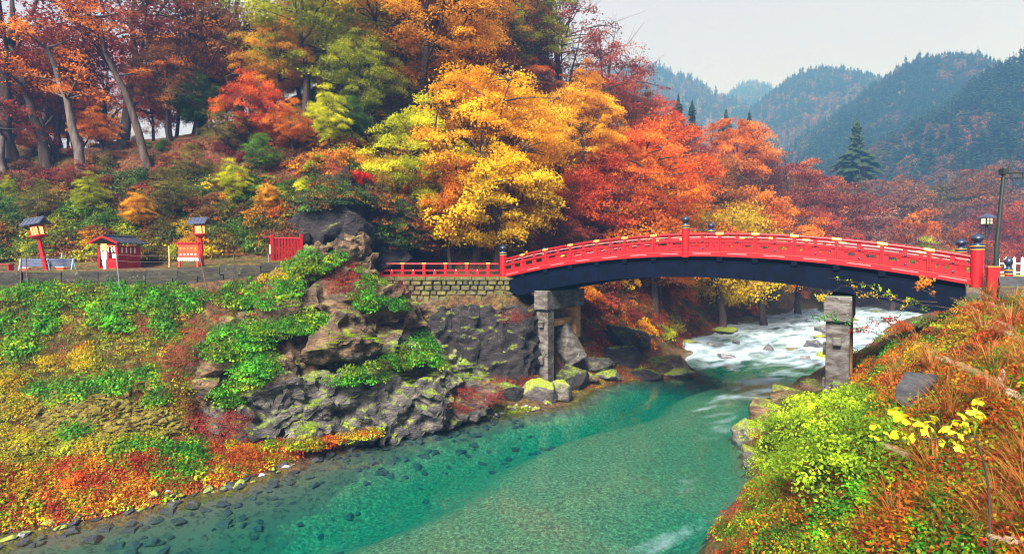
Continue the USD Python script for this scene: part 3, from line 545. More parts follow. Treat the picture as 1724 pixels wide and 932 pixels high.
# ------------------------------------------------------------------ plants: mesh builders
def leaf_quads(p, nrm, rs, l, w):
    """one folded-looking leaf (two triangles) per point"""
    n = len(p); t = rs.normal(size=(n, 3)); t -= (t * nrm).sum(1, keepdims=True) * nrm; t /= np.linalg.norm(t, axis=1, keepdims=True) + 1e-9; b = np.cross(nrm, t)
    l = np.broadcast_to(np.asarray(l, float), (n,))[:, None] * rs.uniform(.7, 1.3, (n, 1)); w = l * w
    v = np.stack([p - t * l * .5, p + b * w * .5 - t * l * .05 - nrm * w * .18, p + t * l * .5 - nrm * l * .12, p - b * w * .5 - t * l * .05 - nrm * w * .18], 1).reshape(-1, 3)
    k = np.arange(n)[:, None] * 4; f = np.vstack([k + [0, 1, 2], k + [0, 2, 3]]); return v, f
def pads(c, r, npad, rs, flat, droop, updir=.9, size=.2, wid=.62, out=None):
    """flat sprays of leaves round the centres c"""
    idx = np.repeat(np.arange(len(c)), npad); n = len(idx); rad = np.sqrt(rs.uniform(0, 1, n)) * r[idx] * rs.uniform(.6, 1.15, n); th = rs.uniform(0, 2 * PI, n)
    el = rs.uniform(.55, 1.3, len(c))[idx]; rot = rs.uniform(0, PI, len(c))[idx]
    dx, dy = np.cos(th) * rad * el, np.sin(th) * rad / el; x, y = dx * np.cos(rot) - dy * np.sin(rot), dx * np.sin(rot) + dy * np.cos(rot)
    z = rs.normal(size=n) * flat * r[idx] - droop * rad ** 2 / r[idx]
    tilt = rs.normal(size=(len(c), 2)) * .16
    if out is not None: tilt = tilt + out
    z = z - x * tilt[idx, 0] - y * tilt[idx, 1]
    p = c[idx] + np.stack([x, y, z], 1)
    nrm = rs.normal(size=(n, 3)) * .62; nrm[:, 2] += updir; nrm[:, :2] += tilt[idx]; nrm /= np.linalg.norm(nrm, axis=1, keepdims=True)
    return leaf_quads(p, nrm, rs, size, wid)
def bez(a, b, c, n):
    t = np.linspace(0, 1, n)[:, None]; return a * (1 - t) ** 2 + 2 * b * t * (1 - t) + c * t * t
def tree_mesh(seed, h=12., r=5., base=.28, npads=110, per=140, pad=1.2, size=.175, flat=.15, droop=.20, lean=0., nlimb=8, trunk=.26, shape=1.0, bare=0., updir=.9):
    """trunk, limbs and branches as tapered tubes; foliage as layered sprays. Returns (trunk mesh, crown mesh)."""
    rs = np.random.RandomState(seed); T = MB(); per = int(per * 1.28)
    th = rs.uniform(0, 2 * PI); sway = rs.normal(size=(6, 2)) * .03 * h; zz = np.linspace(-.5, h * .68, 6); sway[0] = 0
    tp = np.c_[np.cumsum(sway, 0) * .5 + np.outer(np.clip(zz / h, 0, 1) ** 1.2, [lean * h, 0]), zz]
    tr = trunk * np.array([1.5, 1.0, .85, .66, .45, .25]); T.tube(tp, tr, 8)
    cc = np.array([tp[-1, 0] * .8, tp[-1, 1] * .8, h * (base + (1 - base) * .42)]); hr = h * (1 - base) * .58
    u = rs.normal(size=(npads, 3)); u /= np.linalg.norm(u, axis=1, keepdims=True); u[:, 2] = np.where(u[:, 2] < 0, u[:, 2] * .75, u[:, 2])
    rr = rs.uniform(.15, 1, npads) ** .42; lump = .62 + .62 * meshkit.noise(u * 1.7 + seed * 3.1, seed)
    ang_w = 1 - .35 * shape * np.clip(u[:, 2], 0, 1)
    c = cc + u * (rr * lump)[:, None] * np.array([r, r, hr]) * np.c_[ang_w, ang_w, np.ones(npads)]
    # limbs and branches
    lim = []
    for k in range(nlimb):
        z0 = rs.uniform(.22, .9); a = np.array([np.interp(z0 * zz[-1], zz, tp[:, 0]), np.interp(z0 * zz[-1], zz, tp[:, 1]), z0 * zz[-1]])
        az = th + k * 2.4 + rs.uniform(-.4, .4); rad = r * rs.uniform(.5, .8) * (1.1 - .5 * z0); e = cc + [math.cos(az) * rad, math.sin(az) * rad, hr * rs.uniform(-.25, .75)]
        e[2] = max(e[2], a[2] + .4); mid = (a + e) / 2 + [0, 0, -.12 * rad + rs.uniform(-.3, .5)]; q = bez(a, mid, e, 7); q[1:-1] += rs.normal(size=(5, 3)) * .06 * r / 5
        lr = trunk * .48 * (1.1 - .5 * z0); T.tube(q, np.linspace(lr, lr * .22, 7), 5, False); lim.append(q)
    Q = np.vstack([q[2:] for q in lim])
    order = rs.permutation(npads)[: int(npads * .8)]
    for k in order:
        d = np.linalg.norm(Q - c[k], axis=1) + np.maximum(0, Q[:, 2] - c[k, 2]) * 1.0; s = Q[np.argmin(d)]; e = c[k] - [0, 0, .12]; mid = (s + e) / 2 + rs.normal(size=3) * .12 + [0, 0, .1 * np.linalg.norm(e - s)]
        q = bez(s, mid, e, 5); w = .012 + .012 * np.linalg.norm(e - s); T.tube(q, np.linspace(w * 1.3, .01, 5), 4, False)
        if bare and rs.uniform() < bare:
            for _ in range(4):
                d2 = (e - cc); d2 = d2 / np.linalg.norm(d2) + rs.normal(size=3) * .45 + [0, 0, .5]; T.tube([q[3], q[3] + d2 * .5, q[3] + d2 * rs.uniform(.9, 1.6) + [0, 0, .2]], [.017, .011, .005], 3, False)
    pr = pad * rs.uniform(.55, 1.25, npads); o = (c - cc)[:, :2] / r * .28
    return T.out(), pads(c, pr, per, rs, flat, droop, updir, size, out=o)
def shrub_mesh(seed, r=.9, h=1.3, npads=26, per=60, pad=.34, size=.09, flat=.2, droop=.15, updir=.7, wid=.62):
    rs = np.random.RandomState(seed); u = rs.normal(size=(npads, 3)); u[:, 2] = np.abs(u[:, 2]); u /= np.linalg.norm(u, axis=1, keepdims=True)
    c = u * (rs.uniform(.3, 1, npads) ** .5 * (.6 + .6 * meshkit.noise(u * 2 + seed, seed)))[:, None] * [r, r, h]; S = MB()
    for k in range(0, npads, 2):
        S.tube(bez(np.array([0, 0, -.1]) + rs.normal(size=3) * [.06, .06, 0], c[k] * [.3, .3, .6], c[k], 4), [.014, .011, .008, .004], 3, False)
    return S.out(), pads(c, pad * rs.uniform(.6, 1.3, npads), per, rs, flat, droop, updir, size, wid, out=u[:, :2] * .5)
def conifer_mesh(seed, h=18., r=3.4, per=260, size=1.0):
    """drooping sprays set in a loose spiral up a tapering crown"""
    rs = np.random.RandomState(seed); C = MB(); t = np.sort(rs.uniform(0, 1, per) ** 1.25)
    for k in range(per):
        rad = r * (1 - t[k]) ** .75 * rs.uniform(.55, 1.2) * (.85 + .3 * math.sin(t[k] * 23 + seed)) + .15; a = k * 2.39996 + rs.uniform(-.5, .5); z = h * (.07 + .93 * t[k])
        d = np.array([math.cos(a), math.sin(a), 0]); s = np.array([-d[1], d[0], 0]); w = (.28 * rad + .18) * rs.uniform(.7, 1.3) * size; dz = rad * rs.uniform(.15, .55); i = .35 * rad
        e = d * rad + [0, 0, z - dz + .1]; m = d * (rad * .62) + [0, 0, z - dz * .3]
        C.add([d * i * .3 + [0, 0, z + .25], m + s * w - [0, 0, .12], e, m - s * w - [0, 0, .12], m + [0, 0, .14]], [(0, 4, 1), (4, 2, 1), (0, 3, 4), (4, 3, 2)])
    C.add([(0, 0, h * 1.04), (.12, 0, h * .93), (-.1, .1, h * .93), (-.05, -.12, h * .93)], [(0, 1, 2), (0, 2, 3), (0, 3, 1)])
    return MB().tube([(0, 0, -1.5), (0, 0, h * .5), (0, 0, h * .97)], [.3, .2, .04], 5).out(), C.out()
# ------------------------------------------------------------------ leaf colours
RED = [(.22, .022, .012), (.52, .085, .03), (.72, .17, .035), (.86, .36, .06)]
RUST = [(.14, .025, .018), (.40, .075, .035), (.60, .15, .05), (.72, .30, .09)]
REDORANGE = [(.38, .05, .008), (.80, .17, .014), (.93, .33, .02), (.94, .52, .04)]
ORANGE = [(.40, .10, .008), (.84, .30, .012), (.94, .45, .02), (.95, .62, .05)]
GOLD = [(.48, .21, .006), (.92, .54, .012), (.95, .70, .02), (.95, .82, .08)]
YELLOW = [(.40, .27, .006), (.84, .62, .014), (.95, .77, .03), (.95, .86, .14)]
YGREEN = [(.22, .26, .006), (.60, .62, .014), (.86, .80, .022), (.93, .86, .08)]
GREEN = [(.10, .12, .006), (.42, .44, .014), (.72, .66, .022), (.86, .78, .08)]
GREEN = [(.03, .08, .010), (.11, .25, .02), (.25, .45, .03), (.50, .60, .06)]
OLIVE = [(.07, .062, .010), (.24, .21, .02), (.46, .36, .03), (.66, .52, .06)]
BRONZE = [(.12, .045, .014), (.40, .15, .025), (.60, .28, .035), (.76, .46, .07)]
MAUVE = [(.12, .055, .05), (.30, .14, .11), (.46, .23, .15), (.58, .36, .20)]
VIVID = [(.03, .16, .010), (.13, .52, .025), (.26, .78, .04), (.50, .90, .07)]
BANKMIX = [(.30, .03, .012), (.74, .15, .016), (.90, .44, .025), (.86, .74, .05), (.45, .58, .03)]
MAT = {k: leaf('leaves_' + k, c) for k, c in dict(crimson=RED, rust=RUST, red_orange=REDORANGE, orange=ORANGE, gold=GOLD, yellow=YELLOW, yellow_green=YGREEN, green=GREEN, olive=OLIVE, bronze=BRONZE, mauve=MAUVE).items()}
MAT['vivid_green'] = leaf('leaves_vivid_green', VIVID, 1.2); MAT['scarlet'] = leaf('leaves_scarlet', [(.3, .01, .01), (.72, .03, .015), (.88, .07, .03)])
MAT['bank_mix'] = leaf('leaves_bank_mix', BANKMIX, 1.5, isl=.8); MAT['lime'] = leaf('leaves_lime', [(.12, .22, .008), (.42, .60, .016), (.66, .78, .03), (.86, .84, .09)], 1.)
MAT['litter'] = leaf('fallen_leaves', [(.16, .02, .010), (.60, .075, .022), (.80, .19, .04), (.74, .42, .12)], 1.5, trans=.1, isl=.9)
MAT['conifer'] = leaf('conifer_needles', [(.006, .020, .018), (.014, .042, .034), (.03, .08, .05)], .2, trans=.1)
MAT['conifer_light'] = leaf('light_conifer_needles', [(.016, .035, .014), (.045, .08, .03), (.09, .13, .045)], .3, trans=.2)
MAT['hedge_grey'] = leaf('bare_twig_haze', [(.07, .05, .05), (.16, .11, .10), (.26, .18, .14)], .3)
# ------------------------------------------------------------------ tree kinds
KIND = {}
def kind(name, mat, bk=M_bark_d, **kw):
    p = kind_prim('kind_' + name); t, c = tree_mesh(**kw); obj('trunk', t, bk, p, smooth=True); obj('crown', c, MAT[mat], p, kind='stuff')
    KIND[name] = (p, kw.get('h', 12.), kw.get('r', 5.))
kind('crimson', 'crimson', seed=1, h=15, r=6.2, base=.35, npads=140, per=58, pad=1.2, trunk=.34)
kind('rust', 'rust', seed=2, h=14, r=5.6, base=.3, npads=130, per=68, pad=1.2, bare=.3)
kind('rust_b', 'rust', seed=12, h=11, r=5.6, base=.25, npads=120, per=110, pad=1.2)
kind('red_orange', 'red_orange', seed=3, h=11, r=5.4, base=.22, npads=130, per=160, pad=1.15)
kind('red_orange_b', 'red_orange', seed=13, h=9, r=5.2, base=.2, npads=110, per=140, pad=1.1)
kind('orange', 'orange', seed=4, h=13, r=5.4, base=.22, npads=150, per=165, pad=1.2)
kind('orange_b', 'orange', seed=14, h=9, r=5.0, base=.2, npads=110, per=140, pad=1.1)
kind('gold', 'gold', seed=5, h=15, r=6.0, base=.2, npads=180, per=175, pad=1.25)
kind('yellow', 'yellow', seed=6, h=9, r=4.8, base=.15, npads=110, per=150, pad=1.15)
kind('yellow_green', 'yellow_green', seed=7, h=13, r=5.4, base=.2, npads=140, per=160, pad=1.2)
kind('green', 'green', seed=8, h=10, r=4.6, base=.15, npads=110, per=120, pad=1.15)
kind('olive', 'olive', seed=9, h=11, r=4.8, base=.2, npads=110, per=110, pad=1.1)
kind('bronze', 'bronze', seed=10, h=15, r=5.6, base=.25, npads=150, per=85, pad=1.15, bare=.5, nlimb=11)
kind('mauve', 'mauve', seed=11, h=12, r=5.4, base=.25, npads=130, per=70, pad=1.1, bare=.7, nlimb=12)
kind('bare_red', 'rust', seed=15, h=15, r=5.2, base=.3, npads=120, per=36, pad=1.0, bare=.9, nlimb=12)
kind('dark_green', 'conifer_light', seed=16, h=13, r=4.4, base=.15, npads=120, per=110, pad=1.2)
for nm, mt, sd in (('conifer', 'conifer', 1), ('conifer_b', 'conifer', 2), ('light_conifer', 'conifer_light', 3)):
    p = kind_prim('kind_' + nm); t, c = conifer_mesh(sd, 18., 3.6 if sd < 3 else 4.6, 900, .5); obj('trunk', t, M_bark_d, p); obj('crown', c, MAT[mt], p, kind='stuff'); KIND[nm] = (p, 18., 3.6)
# ------------------------------------------------------------------ trees, one by one: (kind, photo x of the stem, depth, photo y of the top, relative width, label, group)
rt = np.random.RandomState(77)
WORD = dict(crimson='crimson', rust='rust red', rust_b='rust red', red_orange='red-orange', red_orange_b='red-orange', orange='orange', orange_b='orange', gold='golden orange', yellow='yellow', yellow_green='yellow-green', green='green',
            olive='olive green', bronze='bronze brown', mauve='mauve brown half-bare', bare_red='half-bare reddish', dark_green='dark green', conifer='dark conifer', conifer_b='dark conifer', light_conifer='green conifer')
def plant_tree(kd, px, d, top, w, label, group=None, name=None, cat='tree', z=None, rot=None, sink=.15):
    x = (px - 862) / F_PX * d; g = float(ground(x, d)) if z is None else z; ht = float(atd(px, top, d)[2]) - g; p, h0, _ = KIND[kd]; s = max(.15, ht / h0)
    nm = name or ('conifer_tree' if 'conifer' in kd else 'maple_tree' if kd in ('crimson', 'red_orange', 'red_orange_b', 'orange', 'orange_b', 'gold', 'yellow', 'scarlet') else 'broadleaf_tree')
    return copy_of(p, nm, label, cat, (x, d, g - sink), rt.uniform(0, 2 * PI) if rot is None else rot, (s * w, s * w, s), group)
T_ = [
 ('crimson', 30, 44, -190, 1.0, 'tall crimson maple filling the top left corner of the photo'), ('rust', 205, 47, -170, 1.0, 'rust red tree above the left lantern with sky showing through'),
 ('bronze', 330, 50, -90, .9, 'bronze tree reaching out of the photo above the roofed booth'), ('bronze', 410, 56, -160, 1.0, 'bronze brown tree between the crimson and the yellow-green crowns at the top left'),
 ('orange', 20, 56, 130, 1.2, 'bright orange maple at the left edge behind the dark trunks'), ('red_orange', 262, 50, 95, .7, 'small red-orange maple beside the leaning dark trunk'),
 ('orange', 120, 60, 150, 1.0, 'orange maple behind the pale grey trunk'), ('green', 335, 48, 100, .8, 'green tree standing between the red-orange maple and the golden crowns on the left'),
 ('dark_green', 300, 56, 60, .8, 'dark green tree behind the red-orange maple on the left'),
 ('yellow_green', 520, 50, -110, 1.0, 'tall yellow-green tree directly above the red wooden gate'), ('orange_b', 60, 45.5, 205, .9, 'low orange maple on the crest between the dark trunks'), ('orange_b', 175, 46.5, 175, .9, 'low orange maple between the pale trunk and the leaning dark trunk'), ('rust_b', 130, 41.5, 262, .9, 'spreading rust red maple below the pale trunk'), ('rust', 90, 47, 20, .9, 'rust red tree crown over the thick dark trunks'), ('bronze', 290, 47, 40, .95, 'bronze brown tree right of the leaning dark trunk'), ('olive', 330, 43, 235, .9, 'olive tree at the right end of the bare crest'), ('gold', 350, 52, 60, .8, 'golden tree half hidden behind the green tree on the left'), ('yellow_green', 20, 41, 300, .7, 'yellow-green tree above the left lantern'), ('bronze', 375, 41.5, 270, .8, 'bronze tree halfway up the slope above the right lantern'),
 ('gold', 800, 48.5, 60, .95, 'golden maple between the largest golden maple and the bright yellow one'), ('orange', 760, 46.5, 235, .8, 'orange maple low above the red railing'), ('gold', 930, 60, 190, .9, 'golden maple behind the left half of the parapet'), ('orange', 1060, 64, 215, .95, 'orange maple between the red-orange maples above the arch'), ('gold', 1130, 70, 250, .8, 'golden maple right of the large red-orange maple'),
 ('olive', 70, 38.5, 292, .95, 'small olive tree on the slope right of the left lantern'), ('yellow_green', 150, 39, 285, .9, 'small yellow-green tree on the slope above the left half of the booth'), ('gold', 235, 38, 312, .9, 'small golden tree on the slope right of the booth'), ('olive', 292, 39.5, 275, 1.0, 'small olive tree on the slope above the notice board'), ('yellow_green', 400, 40.5, 262, 1.0, 'small yellow-green tree on the slope between the right lantern and the gate'), ('gold', 455, 39.5, 300, .9, 'small golden tree on the slope directly behind the slatted gate'),
 ('olive', 385, 45.5, 160, 1.0, 'olive tree on the crest slope right of the leaning dark trunk'), ('red_orange_b', 428, 46, 112, .75, 'small red-orange maple with flat sprays between green crowns'), ('green', 440, 43.5, 215, 1.0, 'low green tree over the slope left of the grey cliff'), ('orange_b', 495, 45.5, 160, .85, 'orange maple with flat sprays above the slatted gate'), ('yellow_green', 560, 45, 135, .8, 'yellow-green tree just left of the grey cliff top'), ('green', 590, 46.5, 150, .9, 'green tree directly above the grey cliff'), ('gold', 470, 50, 0, .9, 'golden tree behind the tall yellow-green one'), ('yellow', 640, 46.5, 225, .9, 'yellow maple on top of the grey cliff'),
 ('yellow_green', 620, 49, 20, .9, 'yellow-green tree in the middle of the golden crowns'),
 ('gold', 725, 52, -150, 1.05, 'largest golden orange maple above the low red railing'), ('gold', 655, 56, -160, 1.0, 'golden maple at the top edge behind the largest golden one'),
 ('yellow_green', 690, 47, 150, 1.0, 'yellow-green maple leaning over the grey cliff'), ('gold', 860, 53, 120, .95, 'golden maple left of the bridge with its crown below the skyline'),
 ('yellow', 845, 47.5, 215, 1.0, 'bright yellow maple overhanging the left end of the bridge'), ('bronze', 850, 66, -120, 1.0, 'bronze brown tree on the skyline left of the white sky'),
 ('bare_red', 945, 70, -60, 1.1, 'half-bare reddish tree on the skyline with thin bare twigs'), ('rust', 1010, 72, 30, .9, 'rust red tree at the edge of the white sky'),
 ('gold', 985, 62, 110, .9, 'golden maple under the half-bare reddish tree'), ('bronze', 1060, 76, 105, .9, 'bronze brown tree at the right end of the near skyline'),
 ('red_orange', 1090, 66, 168, 1.0, 'large red-orange maple above the middle of the bridge'), ('red_orange_b', 1010, 58, 255, 1.2, 'spreading red-orange maple left of the middle post of the bridge'),
 ('orange', 920, 55, 270, 1.0, 'orange maple between the bright yellow maple and the red-orange maples'), ('rust_b', 950, 52.5, 345, 1.2, 'low rust red tree over the left third of the bridge parapet'),
 ('orange_b', 1100, 60, 290, 1.1, 'orange maple just behind the top of the bridge arch'), ('yellow', 1215, 72, 300, .9, 'yellow maple right of the middle bridge posts'),
 ('orange', 1290, 80, 285, 1.0, 'orange maple behind the right half of the parapet'), ('bronze', 1200, 82, 240, 1.1, 'bronze tree above the yellow maple by the middle posts'),
 ('orange', 1235, 100, 172, 1.0, 'orange tree below the small far peak'), ('rust', 1320, 105, 240, 1.1, 'rust rose tree below the blue mountains'), ('rust_b', 1400, 105, 300, 1.1, 'rust red tree left of the lone green conifer'),
 ('orange_b', 1370, 118, 262, .9, 'small orange tree below the blue mountain gap'), ('mauve', 1345, 92, 330, 1.1, 'mauve half-bare tree behind the right half of the bridge'), ('crimson', 1395, 84, 335, .8, 'small crimson maple above the right half of the parapet'),
 ('rust_b', 1160, 92, 215, 1., 'rust tree beside the small dark conifers under the far ridge'), ('orange_b', 1110, 62, 380, 1.3, 'low orange tree behind the crown of the bridge arch'), ('bronze', 1010, 53, 390, 1.2, 'low bronze tree behind the left part of the bridge'),
]
for a in T_: plant_tree(*a)
# background trees across the valley on the right
for a in [('mauve', 1475, 118, 285, 1.3, 'large mauve half-bare tree below the lone green conifer'), ('bronze', 1520, 125, 280, 1.1, 'bronze tree right of the large mauve half-bare tree'), ('mauve', 1590, 120, 330, 1.3, 'mauve tree left of the street lamp'),
          ('rust_b', 1660, 110, 330, 1.1, 'rust red tree directly behind the street lamp pole'), ('bronze', 1640, 150, 265, 1.2, 'bronze tree at the foot of the dark mountain'), ('crimson', 1710, 105, 345, 1.0, 'crimson maple at the right edge behind the lamp arm'),
          ('orange_b', 1570, 100, 345, 1.0, 'orange tree behind the bridge end posts'), ('mauve', 1700, 150, 255, 1.3, 'mauve tree at the right edge under the nearest mountain'), ('olive', 1560, 150, 300, 1., 'olive tree at the foot of the conifer slope'),
          ('rust_b', 1440, 130, 320, 1.2, 'rust tree between the mauve tree and the bridge'), ('bronze', 1620, 96, 372, 1.2, 'low bronze tree behind the right end of the parapet'), ('mauve', 1500, 98, 370, 1.3, 'low mauve tree behind the right part of the parapet'), ('yellow_green', 1580, 92, 395, 1.2, 'low yellow-green tree left of the bridge end posts'),
          ('rust_b', 1720, 90, 385, 1.1, 'low rust tree at the right edge behind the white fence')]:
    x = (a[1] - 862) / F_PX * a[2]; plant_tree(*a, z=float(ground(x, a[2])) if a[2] < 130 and x < 94 else -4.)
def on_hill(kd, px, d, top, w, label, group=None): return plant_tree(kd, px, d, top, w, label, group, z=float(hill_z((px - 862) / F_PX * d, d)) if d > 135 else None)
on_hill('light_conifer', 1438, 175, 205, 1.2, 'lone green conifer standing in front of the dark mountain'); on_hill('conifer', 1163, 128, 168, 1.0, 'dark conifer under the left far ridge')
for k, (px, top, d) in enumerate(((1259, 188, 150), (1220, 184, 150), (1140, 158, 118))): plant_tree('conifer_b', px, d, top, 1.0, 'small dark conifer on the ridge among the orange trees', 'small dark conifers on the orange ridge', z=None if d < 130 else 14.)
# three bare trunks that stand out on the left, with sparse crowns of their own above the frame
def stem(px0, py0, px1, py1, d, r, mat, label, lean_d=0.):
    a, b = atd(px0, py0, d), atd(px1, py1, d + lean_d); t = thing('broadleaf_tree', label, 'tree', (a[0], a[1], float(ground(a[0], a[1])) - .3)); v = b - a; v = v * (1 + .3 / max(v[2], 1)); n = 9; s = np.linspace(0, 1.25, n)[:, None]
    rs = np.random.RandomState(int(px0)); q = v * s + np.c_[rs.normal(size=(n, 2)) * .1, np.zeros(n)] * (s > 0) + np.array([[.25, 0, 0]]) * np.sin(s * 3); m = MB().tube(q, np.linspace(r * 1.25, r * .45, n), 10); e = q[-1]; c = []
    for k in range(9):
        i = rs.randint(5, 9); az = k * 2.3; tip = q[i] + np.array([math.cos(az) * 2.6, math.sin(az) * 2.6, rs.uniform(.4, 2.6)]); w = bez(q[i], (q[i] + tip) / 2 + [0, 0, -.3], tip, 6); m.tube(w, np.linspace(r * .35, .02, 6), 5, False); c += [w[3], w[4], w[5] + rs.normal(size=3) * .5, w[5] + rs.normal(size=3) * .8]
    obj('trunk', m, mat, t, smooth=True); obj('crown', pads(np.array(c), rs.uniform(.6, 1.1, len(c)), 70, rs, .15, .2, size=.2), MAT['rust' if px0 % 4 else 'orange'], t, kind='stuff')
stem(140, 272, 96, 100, 43, .32, M_bark_p, 'pale grey leaning trunk on the crest, thickest on the left'); stem(252, 262, 180, 60, 44, .28, M_bark_d, 'dark trunk leaning left on the crest above the roofed booth')
stem(80, 262, 30, 90, 44.5, .34, M_bark_d, 'dark trunk at the far left of the crest'); stem(98, 255, 50, 150, 45.5, .18, M_bark_d, 'thin dark trunk between the two thick trunks on the crest'); stem(6, 262, -10, 180, 43, .2, M_bark_p, 'thin pale trunk at the left edge of the photo')
# forest fill on the hill and along the river flank
FM = [(-99, ' over the left lantern'), (90, ' over the roofed booth'), (240, ' over the right lantern'), (400, ' over the slatted gate'), (560, ' over the grey cliff'), (680, ' over the low red railing'), (820, ' over the left bridge end'), (950, ' over the left half of the parapet'), (1120, ' over the top of the arch'), (1240, ' over the right half of the parapet'), (1400, ' below the conifer slope'), (1560, ' near the lamp pole')]
def fill(n, px, depth, kinds, hts, group, label, wid=(.85, 1.25), seed=0):
    r = np.random.RandomState(seed)
    for _ in range(n):
        x_ = r.uniform(*px); d = r.uniform(*depth); k = kinds[r.randint(len(kinds))]; x = (x_ - 862) / F_PX * d; g = float(ground(x, d)); p, h0, _r = KIND[k]; h = r.uniform(*hts); s = h / h0; w = r.uniform(*wid)
        if shapely.contains_xy(river_poly.buffer(2.5), x, d): continue
        lab = ('tall ' if h > hts[0] + .66 * (hts[1] - hts[0]) else 'low ' if h < hts[0] + .33 * (hts[1] - hts[0]) else '') + label.format(WORD[k]) + [w_ for x__, w_ in FM if x_ >= x__][-1]; copy_of(p, 'forest_tree', lab, 'tree', (x, d, g - .2), r.uniform(0, 6.28), (s * w, s * w, s), lab)
fill(15, (-60, 400), (52, 75), ['orange', 'rust', 'crimson', 'orange_b', 'bronze', 'gold'], (9, 15), 'trees behind the left crest', '{} tree behind the left crest', seed=1)
fill(26, (420, 900), (56, 82), ['orange', 'gold', 'bronze', 'yellow_green', 'rust', 'olive'], (10, 15), 'trees high on the hill', '{} tree high on the hill', seed=2)
fill(22, (880, 1330), (66, 118), ['red_orange', 'rust', 'orange', 'bronze', 'rust_b', 'orange_b'], (7, 11), 'trees on the hill flank', '{} tree on the hill flank', seed=3)
fill(24, (1250, 1700), (112, 131), ['mauve', 'mauve', 'bronze', 'olive', 'mauve', 'rust_b'], (8, 12), 'trees across the valley', '{} tree across the valley', seed=4)
# wooded mountains: far-off woods that read as one mass
def forest(name, label, n, px, depth, zmin, protos, prob, sc, seed, area=None):
    r = np.random.RandomState(seed); x_ = r.uniform(*px, n); d = np.sqrt(r.uniform(depth[0] ** 2, depth[1] ** 2, n)); x = (x_ - 862) / F_PX * d; z = hill_z(x, d); m = z > zmin; x, d, z = x[m], d[m], z[m]
    patch = meshkit.fbm(np.c_[x, d, 0 * x] / 60, 3, seed); k = np.array([np.searchsorted(np.cumsum(prob(p)), r.uniform()) for p in patch]); k = np.minimum(k, len(protos) - 1)
    scatter(name, protos, np.c_[x, d, z - .5], r.uniform(0, 6.28, len(x)), r.uniform(*sc, len(x)), k, label, 'forest')
def lump(seed, mat):
    t, c = tree_mesh(seed, 12, 5.2, .15, 46, 26, 1.9, .62, nlimb=3); return c, MAT[mat]
c1, c2 = (conifer_mesh(21, 18, 3.6, 80, 1.7)[1], MAT['conifer']), (conifer_mesh(22, 16, 4.0, 70, 1.7)[1], MAT['conifer'])
lp = [c1, c2, lump(31, 'mauve'), lump(32, 'bronze'), lump(33, 'olive')]
forest('mountain_forest', 'dark conifer wood covering the near mountain on the right', 11000, (1340, 1950), (170, 580), 2, lp, lambda p: (.5, .48, .01, .0, .01) if p > .38 else (.3, .3, .22, .04, .14), (.62, 1.0), 41)
forest('mountain_forest', 'blue hazy wood covering the middle mountain', 9000, (1200, 1720), (520, 860), 6, lp, lambda p: (.36, .34, .2, .07, .03) if p > .47 else (.1, .1, .5, .2, .1), (.75, 1.15), 42)
forest('mountain_forest', 'pale blue wood on the farthest ridges', 8000, (960, 1420), (480, 1300), 6, lp, lambda p: (.3, .3, .2, .1, .1), (.85, 1.3), 43)
# ------------------------------------------------------------------ rock: unions of angular lumps, broken up along slanting strata
def lump_hull(c, r, rs, n=11):
    u = rs.normal(size=(n, 3)); u /= np.linalg.norm(u, axis=1, keepdims=True); return manifold3d.Manifold.hull_points((np.asarray(c) + u * np.asarray(r) * rs.uniform(.75, 1.15, (n, 1))).astype(np.float32))
def crag(lumps, edge, seed, amp=.35, strata=(.35, .25, .9), layer=2.2):
    M = manifold3d.Manifold.batch_boolean(lumps, manifold3d.OpType.Add).refine_to_length(edge).to_mesh(); v, f = np.array(M.vert_properties[:, :3], float), np.array(M.tri_verts)
    m = trimesh.Trimesh(v, f, process=True); n = m.vertex_normals; p = m.vertices; s = np.array(strata) / np.linalg.norm(strata)
    k = (p @ s) * layer + 1.6 * (meshkit.fbm(p * .5, 3, seed) - .5) * 2; step = np.abs((k % 1) - .5) * 2           # ledges between the layers
    rid = 1 - np.abs(2 * meshkit.fbm(p * .9, 4, seed + 3) - 1) * 2.2
    d = amp * (.55 * (step - .5) * meshkit.noise(p * .6, seed + 8) + .9 * (rid - .6) + .6 * (meshkit.fbm(p * 3., 3, seed + 5) - .5))
    return p + n * d[:, None], m.faces
def along(pts, rs, per=1, jit=.4):
    """lump centres: (px, py, radius) where the ray meets the ground"""
    out = []
    for px, py, r in pts:
        h = hit(np.array([px]), np.array([py]))[0]
        for _ in range(per): out.append((h + rs.normal(size=3) * jit * r + [0, .15 * r, -.05 * r], r * 1.32))
    return out
rr_ = np.random.RandomState(9)
OUT = [(560, 432, 1.1), (590, 445, 1.3), (530, 450, 1.2), (500, 475, 1.1), (470, 505, 1.2), (560, 480, 1.5), (610, 480, 1.5), (640, 510, 1.5), (675, 530, 1.3), (690, 560, 1.2), (580, 530, 1.7), (520, 520, 1.5), (540, 580, 1.7), (600, 590, 1.6), (655, 570, 1.5),
       (480, 560, 1.5), (430, 560, 1.2), (400, 590, 1.3), (360, 600, 1.2), (340, 640, 1.2), (400, 640, 1.5), (450, 630, 1.6), (510, 640, 1.6), (570, 650, 1.6), (620, 640, 1.5), (690, 620, 1.5), (740, 620, 1.3), (770, 650, 1.0), (720, 660, 1.4), (660, 670, 1.5),
       (600, 690, 1.5), (540, 695, 1.4), (480, 690, 1.5), (420, 690, 1.4), (380, 680, 1.2), (440, 718, 1.1), (690, 690, 1.1), (740, 690, .9), (500, 725, 1.1), (560, 728, 1.1), (640, 714, 1.2), (320, 610, .9), (720, 640, 1.8), (760, 668, 1.6), (790, 688, 1.1), (700, 688, 1.6), (740, 700, 1.0), (600, 716, 1.2), (680, 704, 1.1)]
lm = [lump_hull(c, np.array([1.05, .9, .85]) * r, rr_) for c, r in along(OUT, rr_, 3, .3)]
